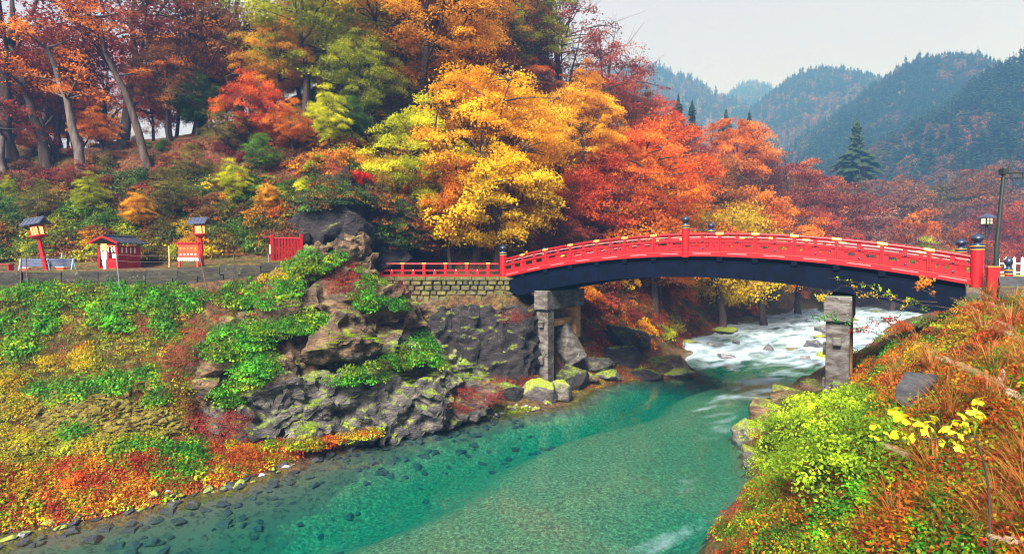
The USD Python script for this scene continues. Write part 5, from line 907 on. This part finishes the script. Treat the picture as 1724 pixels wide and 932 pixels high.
# small roofed booth
c = base(205, 33.4); b = thing('roofed_booth', 'small red roofed booth with white paper strips between the two lanterns', 'booth', c, -.28, scale=.9)
for x, y in ((-.95, -.75), (.62, -.75), (-.95, .75), (.62, .75), (-.2, -.72)): obj('post', MB().box(x - .085, x + .085, y - .085, y + .085, -.3, 1.62, .01), M_red, b)
obj('back_wall', MB().box(-.95, .62, .70, .76, .05, 1.55), M_red_old, b); obj('floor', MB().box(-1.0, .7, -.8, .8, -.12, .06), M_red_old, b)
for k in range(6): obj('side_board', MB().box(.64, .685, -.72 + k * .245, -.72 + k * .245 + .225, .05, 1.5), M_red, b)
for k in range(4): obj('counter_board', MB().box(-.13 + k * .17, .03 + k * .17, -.80, -.765, .06, .62), M_red, b)
obj('counter_top', MB().box(-.2, .62, -.84, -.5, .62, .67, .01), M_red, b)
for s in (-1, 1):
    m = MB().hull([(x, y, z + dz) for y in (-1.15, 1.15) for x, z in ((-.16, 2.10), (-.16 + s * 1.30, 1.66)) for dz in (0, .06)]); r = obj('roof_slope', m, M_roof, b)
    for k in range(6): y = -1.0 + k * .4; obj('roof_batten', MB().hull([(x, y + a, z + dz) for a in (-.04, .04) for x, z in ((-.16 + s * .05, 2.145), (-.16 + s * 1.27, 1.735)) for dz in (0, .035)]), M_black, r)
    obj('gable_board', MB().hull([(x, y, z + dz) for y in (-1.21, -1.155) for x, z in ((-.16, 2.06), (-.16 + s * 1.34, 1.60)) for dz in (0, .13)]), M_red, b)
obj('ridge', MB().box(-.25, -.07, -1.2, 1.2, 2.15, 2.25, .02), M_roof, b); obj('front_lintel', MB().box(-1.0, .72, -.82, -.70, 1.48, 1.62, .01), M_red, b)
def paper(t, x, y, z, w=.09, h=.42, dx=0., dy=-.02):      # a folded paper streamer
    m = MB(); 
    for k in range(4): o = (.03 if k % 2 else -.03); m.box(x - w / 2 + o, x + w / 2 + o, y - .006 + k * .002, y + .002 + k * .002, z - (k + 1) * h / 4, z - k * h / 4 + .012)
    obj('paper_streamer', m, M_white, t)
for x in (-.72, -.42, -.1, .22, .45): paper(b, x, -.84, 1.5)
for k in range(4): m = MB().box(.70, .71, -.55 + k * .3, -.46 + k * .3, 1.05, 1.42); obj('paper_streamer', m, M_white, b)
obj('rope', MB().tube([(-.95, -.86, 1.5), (-.2, -.88, 1.44), (.65, -.86, 1.5)], .022, 6), M_bamboo, b)
obj('offering_box', MB().box(.12, .52, -.74, -.5, .67, 1.0, .02), M_white, b)
# white notice post with pale wooden tablets in front of the booth
c = base(177, 31.4); t = thing('notice_post', 'white post with a white board and pale wooden tablets at the left of the booth', 'sign', c, -.1)
obj('post', MB().box(-.07, .07, -.05, .05, -.3, .98, .01), M_white, t); obj('board', MB().box(-.19, .19, -.07, -.05, .55, 1.02, .008), M_white, t); obj('lower_board', MB().box(-.12, .12, -.068, -.051, .22, .545, .006), M_white, t)
for k in range(3): obj('wooden_tablet', MB().box(-.19 + k * .13, -.075 + k * .13, -.07, -.05, 1.06, 1.48, .006), M_wood_pale, t)
# red notice board with two rows of characters
c = base(318, 31.8); t = thing('notice_board', 'red notice board with gold and white characters beside the right lantern', 'sign', c, -.05)
for x in (-.55, .55): obj('leg', MB().box(x - .05, x + .05, -.05, .05, -.35, .62, .01), M_orange_red, t)
obj('panel', MB().box(-.62, .62, -.04, .04, .55, 1.36, .01), M_orange_red, t); obj('head_rail', MB().box(-.68, .68, -.10, .10, 1.36, 1.46, .02), M_red, t)
rs = np.random.RandomState(8)
for row, (z, n, mt) in enumerate(((1.10, 5, M_gold), (.76, 5, M_white))):     # brush-stroke characters
    for k in range(n):
        x = -.46 + k * .225; m = MB(); s = .085 if row == 0 else .065
        for _ in range(3): zz = z + rs.uniform(-.8, .8) * s; m.box(x - s * rs.uniform(.6, 1), x + s * rs.uniform(.6, 1), -.052, -.0405, zz - .011, zz + .011)
        for _ in range(2): xx = x + rs.uniform(-.5, .5) * s; m.box(xx - .011, xx + .011, -.056, -.0405, z - s, z + s * rs.uniform(.5, 1))
        obj('character', m, mt, t)
for k in range(9): paper(t, -.58 + k * .145, -.06, .56, .09, .17)
# red slatted gate
c0, c1 = base(459, 34.6), base(508, 35.6); a = math.atan2(*(c1 - c0)[:2][::-1]); gl = float(np.linalg.norm((c1 - c0)[:2])); zb = .02; t = thing('slatted_gate', 'tilted red slatted gate at the foot of the grey cliff', 'gate', c0, a, tilt=(0, -.02, 0))
for x, hh in ((0, 1.66), (gl, 1.72)): obj('gate_post', MB().box(x - .10, x + .10, -.09, .09, -.4, hh, .015), M_red, t)
for z in (.1, 1.28): obj('cross_rail', MB().box(.10, gl - .10, .03, .075, z, z + .12, .01), M_red, t)
obj('cap_rail', MB().box(-.05, gl + .05, -.05, .085, 1.42, 1.50, .01), M_red_old, t)
n = 8; pw = (gl - .24) / n
for k in range(n): obj('slat', MB().box(.12 + k * pw + pw * .17, .12 + (k + 1) * pw - pw * .17, -.025, .025, 0, 1.419, .006), M_red, t)
obj('small_white_sign', MB().box(-.16, -.105, -.05, .05, .45, 1.05, .005), M_white, t)
# benches and low things on the path
for px0, px1, d, lab in ((36, 80, 31.4, 'blue boarded barrier behind the left lantern, left one'), (82, 124, 31.6, 'blue boarded barrier with light blue ends right of the left lantern')):
    c0, c1 = base(px0, d), base(px1, d); w = c1[0] - c0[0]; t = thing('boarded_barrier', lab, 'barrier', c0, 0.)
    for k in range(3): obj('board', MB().box(.06, w - .06, -.03, .03, .22 + k * .15, .355 + k * .15, .008), M_bluebench, t)
    for x in (0, w): obj('end_frame', MB().tube([(x, -.2, -.2), (x, -.02, .66), (x, .02, .66), (x, .2, -.2)], .035, 8), M_lightblue, t, smooth=50)
c = base(6, 30.6); t = thing('low_bench', 'low red bench at the left edge of the photo', 'bench', c)
obj('seat', MB().box(-.9, .5, -.2, .2, .32, .40, .01), M_red, t)
for x in (-.8, .4): obj('leg', MB().box(x - .04, x + .04, -.16, .16, -.1, .32), M_red, t)
for px, d, lab in ((44, 30.9, 'small red box under the left end of the barriers'), (103, 31.0, 'small red box in front of the right barrier')):
    c = base(px, d); t = thing('small_red_box', lab, 'box', c, .1); obj('body', MB().box(-.2, .2, -.12, .12, -.05, .14, .02), M_orange_red, t); obj('lid', MB().box(-.22, .22, -.14, .14, .141, .18, .01), M_white, t)
c = base(285, 32.2); t = obj('bamboo_stake', MB().tube([(0, 0, -.3), (.02, 0, .5), (0, 0, 1.28)], .04, 8), M_bamboo, None, smooth=50, label='pale bamboo stake left of the red notice board', cat='stake'); UsdGeom.Xformable(t).AddTranslateOp().Set(tuple(map(float, c)))
c = base(105, 32.5); t = obj('green_stake', MB().tube([(0, 0, -.3), (0, 0, 1.0)], .03, 8), M_lightblue, None, label='thin green stake behind the right barrier', cat='stake'); UsdGeom.Xformable(t).AddTranslateOp().Set(tuple(map(float, c)))
c0, c1 = base(-5, 31.5), base(300, 33.2); rb = thing('low_kerb_rail', 'thin red kerb rail along the back of the path', 'rail', c0, math.atan2(*(c1 - c0)[:2][::-1])); obj('bar', MB().tube([(11.2, 0, .12), (float(np.linalg.norm(c1 - c0)), 0, .12)], .05, 6), M_red_old, rb)
for k in range(3): obj('foot', MB().box(11.4 + 2 * k, 11.5 + 2 * k, -.05, .05, -.2, .1), M_red_old, rb)
# cable fence on the edge of the wall
fence = thing('cable_fence', 'cable fence of thin posts and wires along the edge of the path', 'fence', (0, 0, 0)); FP_ = [(-60, 27.3, 1.5, 0), (36, 28.0, 1.5, -.03), (44, 27.9, 1.5, .06), (196, 28.4, 1.62, .10), (336, 28.7, 1.75, .22), (394, 30.4, 1.7, -.04), (452, 31.9, 1.55, .02)]; tops = []
for k, (px, d, h, ln) in enumerate(FP_):
    x = (px - 862) / F_PX * d; zt = float(atd(px, 428 + (4 if px < 100 else 0), d)[2]); zb = zt - h - .15; q = [(x + ln * h, d, zb), (x, d, zt)]
    obj('post', MB().tube(q, .03, 8), M_rust if k % 3 else M_steel, fence, smooth=50); tops.append((np.array(q[1]), np.array(q[0])))
for f_ in (.02, .2, .42):
    pts = []
    for (a, b_), (c_, d_) in zip(tops[:-1], tops[1:]):
        p, q = a + (b_ - a) * f_, c_ + (d_ - c_) * f_
        for s in np.linspace(0, 1, 6)[:-1]: pts.append(p + (q - p) * s - [0, 0, .05 * math.sin(PI * s)])
    pts.append(tops[-1][0] + (tops[-1][1] - tops[-1][0]) * f_); obj('wire', MB().tube(pts, .010, 5), M_rust, fence, smooth=50)
# ------------------------------------------------------------------ the right bank: lamp, fences, slab and foreground plants
# street lamp: a dark pole with an arm to the right and a lit box lantern on a bracket to the left
c = atd(1678, 416, 27.); gz = float(ground(c[0], c[1])); top = atd(1690, 290, 27.); pole = thing('street_lamp', 'tall dark green lamp pole with a small lit lantern on a side bracket', 'street lamp', (c[0], c[1], gz - .2)); o = c * [1, 1, 0] + [0, 0, gz - .2]
P_ = lambda px, py, d=27.: atd(px, py, d) - o
obj('pole', MB().tube([(0, 0, 0), P_(1678, 416), P_(1690, 290)], [.11, .10, .08], 10), M_greenpost, pole, smooth=50)
obj('top_arm', MB().tube([P_(1690, 291), P_(1740, 291)], .05, 6), M_greenpost, pole); obj('top_arm', MB().tube([P_(1690, 300), P_(1740, 299)], .04, 6), M_greenpost, pole)
for px in (1703, 1722): obj('arm_brace', MB().tube([P_(px, 291), P_(px, 299.5)], .03, 6), M_greenpost, pole)
obj('pole_cap', MB().box(*(sum(([float(v) - .14, float(v) + .14] for v in P_(1690, 289)), []))), M_greenpost, pole)
obj('side_bracket', MB().tube([P_(1681, 384), P_(1660, 384)], .03, 6), M_greenpost, pole); obj('side_bracket', MB().tube([P_(1681, 387), P_(1660, 387)], .02, 6), M_greenpost, pole)
q = P_(1661, 386); x, y, z = map(float, q); lb = obj('lantern_stem', MB().tube([(x, y, z - .25), (x, y, z + .22)], .05, 8), M_greenpost, pole)
obj('lantern_base', MB().box(x - .17, x + .17, y - .17, y + .17, z + .2, z + .27, .01), M_greenpost, pole); obj('lit_glass', MB().box(x - .165, x + .165, y - .165, y + .165, z + .272, z + .53), M_lit_w, pole)
for sx in (-1, 0, 1):
    for sy in (-1, 1): obj('glazing_bar', MB().box(x + sx * .165 - .018, x + sx * .165 + .018, y + sy * .165 - .02, y + sy * .165 + .02, z + .27, z + .54), M_greenpost, pole)
obj('glazing_bar', MB().box(x - .18, x + .18, y - .185, y - .16, z + .385, z + .41), M_greenpost, pole)
obj('lantern_roof', MB().hull([(x + a, y + b, z + .54) for a in (-.28, .28) for b in (-.28, .28)] + [(x + a, y + b, z + .60) for a in (-.27, .27) for b in (-.27, .27)] + [(x, y - .1, z + .80), (x, y + .1, z + .80)]), M_roof, pole)
# end fence of the bridge approach
c = atd(1672, 458, 25.3); t = thing('approach_fence', 'short red fence with a gilded rail and an onion-knobbed post right of the bridge end', 'fence', (c[0], c[1], -.25), -.5)
obj('square_post', MB().box(-.22, .22, -.2, .2, -.5, 1.18, .02), M_red, t); obj('square_cap', MB().box(-.24, .24, -.22, .22, 1.181, 1.22, .01), M_gold, t); giboshi_post(t, .62, .3, -.4, .17, 1.2, 'round_post')
obj('gilded_rail', MB().box(.2, 3.2, .24, .34, .74, .83, .01), M_gold, t); obj('red_rail', MB().box(.2, 3.2, .24, .34, .2, .32, .01), M_red, t)
for k in range(8): obj('slat', MB().box(.95 + k * .28, 1.1 + k * .28, .26, .32, -.3, .739, .006), M_red_old, t)
c = atd(1712, 448, 27.2); t = thing('picket_fence', 'white picket fence at the right edge behind the bridge approach', 'fence', (c[0], c[1], c[2] - .5), -.4)
for k in range(9):
    x = -.75 + k * .32; obj('picket', MB().hull([(x + a, b, z) for a in (-.06, .06) for b in (-.02, .02) for z in (-.4, .86)] + [(x, b, .98) for b in (-.02, .02)]), M_white, t)
for z in (.15, .6): obj('rail', MB().box(-.9, 2.0, .021, .06, z, z + .09), M_white, t)
c = atd(1706, 466, 23.5); t = thing('stone_marker', 'low grey stone marker with a slanting face by the bridge approach', 'marker', (c[0], c[1], c[2] - .7), -.6); obj('base_block', MB().box(-.5, .5, -.3, .3, -.3, .3, .03), M_wallstone, t); obj('slanting_plate', MB().hull([(-.46, -.26, .302), (.46, -.26, .302), (.46, .26, .302), (-.46, .26, .302), (-.46, .26, .72), (.46, .26, .72), (-.46, -.2, .42), (.46, -.2, .42)]), M_slate, t)
c = hit(np.array([1545]), np.array([690]))[0]; w = c[1] / F_PX * 62; t = rock_at('dark_stone_slab', 1545, 655, float(c[1]) - .1, (w * .62, .35, w * .72), M_slate, 'upright dark stone slab half hidden in the grass below the bridge end', 130, .1, .02, 14); 
# ---- plants of the right bank
def blade_tuft(seed, n=70, h=1.1, spread=.5, w=.012, segs=5):
    rs = np.random.RandomState(seed); m = []; f = []; N = 0
    for _ in range(n):
        az = rs.uniform(0, 6.28); d = np.array([math.cos(az), math.sin(az), 0]); s = np.array([-d[1], d[0], 0]); L_ = h * rs.uniform(.35, 1.2); b = rs.uniform(.3, 1.45); t = np.linspace(0, 1, segs); r0 = rs.uniform(0, .12)
        p = np.outer(r0 + spread * L_ * b * t ** 1.7, d) + np.outer(L_ * (t - .38 * b * t ** 2.6), [0, 0, 1]); ww = w * (1 - t ** 2 * .92) * rs.uniform(.7, 1.4); v = np.stack([p - s * ww[:, None], p + s * ww[:, None]], 1).reshape(-1, 3); m.append(v)
        for k in range(segs - 1): f += [(N + 2 * k, N + 2 * k + 1, N + 2 * k + 3), (N + 2 * k, N + 2 * k + 3, N + 2 * k + 2)]
        N += 2 * segs
    return np.vstack(m), np.array(f)
MAT['dry_grass'] = leaf('dry_grass', [(.28, .11, .02), (.70, .36, .06), (.88, .58, .14), (.90, .70, .30)], .8, trans=.3, isl=1.0); MAT['red_grass'] = leaf('red_grass', [(.16, .02, .012), (.45, .07, .025), (.70, .20, .05)], .8, trans=.25, isl=.7); MAT['green_grass'] = leaf('green_grass', [(.06, .09, .008), (.22, .30, .02), (.45, .48, .05)], .8, trans=.3, isl=.7)
MAT['plume'] = leaf('grass_plume', [(.42, .33, .24), (.62, .52, .42), (.78, .70, .60)], 2., trans=.4)
TUFT = [(blade_tuft(301, 80, 1.0, .6), MAT['dry_grass']), (blade_tuft(302, 70, .85, .5), MAT['red_grass']), (blade_tuft(303, 70, .8, .6), MAT['green_grass']), (blade_tuft(304, 90, 1.25, .6), MAT['dry_grass'])]
def bank_points(n, poly, seed, d0=4., d1=60.):
    r = np.random.RandomState(seed); P = shapely.Polygon(poly); b = P.bounds; px, py = r.uniform(b[0], b[2], n * 4), r.uniform(b[1], b[3], n * 4); m = shapely.contains_xy(P, px, py); h = hit(px[m][:n], py[m][:n], d0, d1); h = h[~np.isnan(h[:, 0])]; return h[h[:, 2] > WATER + .3], r
h, r = bank_points(270, [(1500, 505), (1600, 490), (1740, 480), (1760, 950), (1500, 950), (1480, 800), (1500, 640)], 11); n = len(h); scatter('tall_grass', TUFT, h, r.uniform(0, 6.28, n), r.uniform(.5, 1.15, n), r.choice(4, n, p=[.34, .06, .42, .18]), 'dry golden, red and green grass covering the right bank', 'grass')
h, r = bank_points(260, [(1190, 930), (1240, 850), (1300, 800), (1360, 850), (1500, 840), (1500, 950), (1190, 960)], 12); n = len(h); scatter('low_grass', TUFT, h, r.uniform(0, 6.28, n), r.uniform(.35, .75, n), r.choice(4, n, p=[.2, .25, .5, .05]), 'low reddish and green grass at the bottom edge of the right bank', 'grass')
SMALL = [(clump(310 + k, .42, 170, .062, .42, .5), MAT[m]) for k, m in enumerate(('lime', 'orange', 'vivid_green', 'red_orange', 'yellow', 'bank_mix', 'green'))]
def cover(name, label, n, poly, prob, sc, seed):
    h, r = bank_points(n, poly, seed); k = len(h); scatter(name, SMALL, h - [0, 0, .03], r.uniform(0, 6.28, k), r.uniform(*sc, k), r.choice(len(SMALL), k, p=np.array(prob) / sum(prob)), label, 'plants')
cover('bank_leaf_cover', 'lime and green leafy plants covering the right bank by the river', 420, [(1240, 760), (1300, 660), (1400, 640), (1500, 640), (1500, 950), (1190, 950)], (5, 1, 4, .6, 1, 1, 3), (.7, 1.4), 21)
cover('bank_leaf_cover', 'green, yellow and orange leafy plants covering the upper right bank', 640, [(1430, 620), (1500, 500), (1600, 485), (1740, 480), (1760, 950), (1500, 950), (1480, 700)], (4, 4, 4, 2, 3, 3, 2), (.7, 1.7), 22)
cover('bank_leaf_cover', 'orange and olive leafy plants around the foot of the right pier', 140, [(1390, 640), (1480, 560), (1520, 520), (1520, 650), (1420, 670)], (2, 2, 1, 2, 1, 2, 2), (.8, 1.5), 23)
for k, (px, py, s, kd, lab) in enumerate([(1335, 735, 1.5, 'lime', 'large lime green shrub overhanging the river on the right bank'), (1420, 715, 1.5, 'lime', 'lime green shrub behind the large overhanging one'), (1400, 800, 1.3, 'lime', 'lime green shrub in the dip above the fern clump'), (1475, 770, 1.2, 'lime', 'lime green shrub next to the pale grass plumes'), (1360, 690, .9, 'lime', 'small lime green shrub at the foot of the right pier'), (1440, 675, .9, 'lime', 'lime green shrub between the right pier and the dark slab'), (1320, 800, .8, 'lime', 'lowest lime green shrub at the water'),
       (1430, 860, 1.3, 'vivid', 'deep green fern clump at the middle of the right bank'), (1470, 830, 1.2, 'vivid', 'deep green clump under the yellow leaves'), (1390, 900, 1.2, 'vivid', 'green clump at the bottom edge of the photo'), (1540, 905, 1.1, 'vivid', 'green clump in the bottom right grass'),
       (1520, 560, 1.4, 'small_orange', 'orange shrub right of the right pier below the bridge end'), (1570, 520, 1.3, 'small_rust', 'red-orange shrub in front of the right end of the girder'), (1640, 540, 1.2, 'small_orange', 'orange shrub below the large end post'), (1690, 610, 1.2, 'small_rust', 'red shrub among the grass at the right edge'), (1660, 680, 1.0, 'small_rust', 'crimson-orange shrub behind the yellow leaves'), (1700, 720, .9, 'small_orange', 'orange shrub at the right edge at mid height'), (1560, 600, 1.2, 'small_yellow', 'yellow shrub behind the dark slab'), (1500, 600, 1.2, 'vivid', 'green shrub right of the pier top'), (1600, 620, 1.0, 'vivid', 'green shrub among the red grass'),
       (1610, 840, .55, 'small_orange', 'orange leafy shrub low in the foreground grass'), (1690, 850, .5, 'small_rust', 'red-orange leafy shrub in the bottom right corner'), (1560, 790, .6, 'small_yellow', 'yellow leafy shrub in the foreground grass'), (1650, 780, .55, 'small_orange', 'bright orange shrub left of the right edge in the foreground'), (1470, 560, 1.0, 'small_yellow', 'yellow shrub between the pier and the bridge end'), (1725, 560, 1.0, 'small_rust', 'red shrub at the right edge under the picket fence')]):
    h = hit(np.array([px]), np.array([py]))[0]; copy_of(SH[kd], 'bank_shrub', lab, 'shrub', h - [0, 0, .05], k * 1.3, s)
# pampas grass: tall stems with arching pale plumes
def pampas(px, py, d, hgt, label, seed, aim=-1., n=5):
    c = atd(px, py, d); g = float(ground(c[0], c[1])); rs = np.random.RandomState(seed); t = thing('pampas_grass', label, 'grass', (c[0], c[1], g - .05))
    v, f = blade_tuft(seed, 40, hgt * .75, .6, .010); obj('leaf_blades', (v, f), MAT['dry_grass'], t, kind='stuff')
    for k in range(n):
        az = (PI if aim < 0 else 0) + rs.uniform(-.9, .9); dv = np.array([math.cos(az), math.sin(az), 0]); L_ = hgt * rs.uniform(.75, 1.2); s = np.linspace(0, 1, 8)[:, None]; q = dv * .55 * L_ * s ** 2.4 + np.array([0, 0, 1]) * L_ * (s - .24 * s ** 3)
        obj('stem', MB().tube(q, np.linspace(.007, .003, 8), 5, False), MAT['dry_grass'], t); e = q[-1]; td = q[-1] - q[-2]; td /= np.linalg.norm(td); vv, ff = [], []
        for j in range(90):      # plume: fine silky hairs drooping to one side of the arching tip
            o = rs.uniform(0, 1); u_ = (.66 + .34 * o) * 7; i0 = min(int(u_), 6); b0 = q[i0] + (q[i0 + 1] - q[i0]) * (u_ - i0); tg = q[i0 + 1] - q[i0]; tg /= np.linalg.norm(tg); dd = tg + rs.normal(size=3) * .13 + [0, 0, -.12 - .3 * rs.uniform()]; dd /= np.linalg.norm(dd); l = rs.uniform(.10, .22) * (1.15 - .5 * o); sd = np.cross(dd, [0, 0, 1]); sd /= np.linalg.norm(sd) + 1e-9; m_ = b0 + dd * l * .55; en = b0 + dd * l + [0, 0, -.2 * l]
            i = len(vv); vv += [b0 - sd * .0015, b0 + sd * .0015, m_ + sd * .0025, m_ - sd * .0025, en]; ff += [(i, i + 1, i + 2), (i, i + 2, i + 3), (i + 3, i + 2, i + 4)]
        obj('plume', (np.array(vv), np.array(ff)), MAT['plume'], t, kind='stuff')
for a in [(1745, 690, 10.5, 2.1, 'pampas grass with plumes arching left at the right edge, highest of all', 401), (1690, 720, 11.5, 1.9, 'pampas grass with pale plumes right of the dark slab', 402), (1560, 800, 11.5, 1.25, 'pampas grass with low plumes left of the yellow leaves', 403, -1, 3), (1735, 620, 13, 1.8, 'pampas grass behind the highest plumes at the right edge', 404), (1610, 700, 14.5, 1.6, 'pampas grass with plumes beside the dark slab', 405, -1, 4), (1740, 880, 8., 1.3, 'pampas grass in the bottom right corner', 406, -1, 3), (1690, 520, 18, 1.5, 'pampas grass in front of the large end post', 408), (1650, 500, 21, 1.4, 'pampas grass at the foot of the bridge end', 409)]: pampas(*a)
# the plant with large yellow lobed leaves: each leaf a part
def lobed(rs, size):
    an = np.linspace(-2.5, 2.5, 31); r = size * (.55 + .45 * np.abs(np.cos(an * 1.5)) ** .8) * (1 - .28 * (np.abs(an) / 2.5) ** 2) * rs.uniform(.92, 1.08, 31); v = np.c_[np.cos(an) * r, np.sin(an) * r * .9, -.55 * r ** 2 / size + .12 * size * np.sin(an * 3 + rs.uniform(0, 6)) + rs.normal(size=31) * .03 * size]; v = np.vstack([[[0, 0, .03 * size]], v]); f = [(0, k, k + 1) for k in range(1, 31)]; return v, np.array(f)
MAT['big_yellow'] = leaf('large_yellow_leaf', [(.45, .50, .02), (.85, .74, .03), (.92, .80, .08)], 5., trans=.45, isl=.2); c = atd(1665, 800, 8.4); g = float(ground(c[0], c[1])); t = thing('yellow_leaf_plant', 'plant with large bright yellow lobed leaves in the right foreground', 'plant', (c[0], c[1], g)); rs = np.random.RandomState(12); o = np.array([c[0], c[1], g])
BR = np.vstack([np.array([0, 0, -.05])[None], bez(np.array([0, 0, 0.]), atd(1680, 800, 8.4) - o, atd(1640, 735, 8.5) - o, 10), bez(atd(1640, 735, 8.5) - o, atd(1570, 735, 8.6) - o, atd(1490, 745, 9.0) - o, 16)])
obj('branch', MB().tube(BR[1:], np.linspace(.018, .006, len(BR) - 1), 6), M_bark_d, t, smooth=50)
YL = [(px + rs.uniform(-16, 16), py + rs.uniform(-14, 22), d + rs.uniform(-.1, .2), s * .8) for px, py, d, s in ((1505, 715, 8.9, .15), (1530, 722, 8.7, .15), (1552, 730, 8.6, .14), (1575, 712, 8.5, .15), (1600, 735, 8.4, .14), (1620, 705, 8.4, .13), (1640, 710, 8.4, .13), (1490, 722, 9., .14))]
for k, (px, py, d, s) in enumerate(YL + [(1500, 728, 8.9, .17), (1522, 702, 8.8, .16), (1545, 708, 8.7, .18), (1560, 722, 8.5, .15), (1588, 718, 8.5, .15), (1606, 708, 8.4, .14), (1612, 728, 8.3, .15), (1632, 718, 8.3, .13), (1640, 690, 8.5, .14), (1648, 672, 8.6, .13), (1510, 690, 9., .13), (1530, 735, 8.6, .14), (1575, 700, 8.7, .13), (1625, 700, 8.4, .13), (1655, 695, 8.4, .11), (1478, 735, 9.1, .12), (1590, 745, 8.3, .13)]):
    e = atd(px, py, d) - o; v, f = lobed(rs, s * rs.uniform(.75, 1.05)); R = trimesh.transformations.euler_matrix(rs.uniform(-.7, .7) + .6, rs.uniform(-.7, .7), rs.uniform(0, 6.28))[:3, :3]; b0 = BR[np.argmin(np.linalg.norm(BR - e - [.1, .1, -.12], axis=1))]
    st = obj('leaf_stalk', MB().tube(bez(b0, (b0 + e) / 2 + [0, 0, .03], e, 5), .0045, 4, False), MAT['lime'], t); obj('leaf', (v @ R.T + e, f), MAT['big_yellow'], t)
# vine twigs with leaves in front of the girder and pier
t = thing('leafy_vine', 'thin leafy twigs reaching left from the bushes in front of the right pier', 'vine', (0, 0, 0)); rs = np.random.RandomState(14)
for k, pts in enumerate(([(1600, 520, 24), (1520, 505, 25), (1450, 478, 26), (1395, 468, 26.5)], [(1580, 510, 24), (1480, 500, 25), (1430, 482, 26), (1380, 498, 26.5)], [(1540, 590, 24), (1470, 560, 25), (1420, 535, 26), (1370, 530, 26.5)], [(1570, 500, 24), (1545, 480, 24), (1560, 470, 24)], [(1520, 530, 25), (1470, 545, 26), (1440, 560, 27)])):
    p = np.array([atd(*a) for a in pts]); s = np.linspace(0, 1, 12); q = np.stack([np.interp(s, np.linspace(0, 1, len(p)), p[:, j]) for j in range(3)], 1) + rs.normal(size=(12, 3)) * .05; obj('twig', MB().tube(q, np.linspace(.02, .006, 12), 4, False), M_bark_d, t)
    c = q[rs.randint(2, 12, 16)] + rs.normal(size=(16, 3)) * .08; obj('leaves', pads(c, np.full(16, .2), 9, rs, .3, .2, .4, .12), MAT[('lime', 'yellow', 'vivid_green', 'orange', 'bank_mix')[k]], t, kind='stuff')
# ------------------------------------------------------------------ haze
hz = MB().box(-470, 1850, -110, 1460, -16.5, 470); M_haze = usdkit.material(stage, L + 'thin_blue_haze', {'v': ('principled_volume', {'color': (.15, .43, 1.0), 'absorption_color': (1., 1., 1.), 'density': .001, 'anisotropy': .2})}, [], volume='v.volume')
obj('haze', hz, M_haze, kind='stuff')
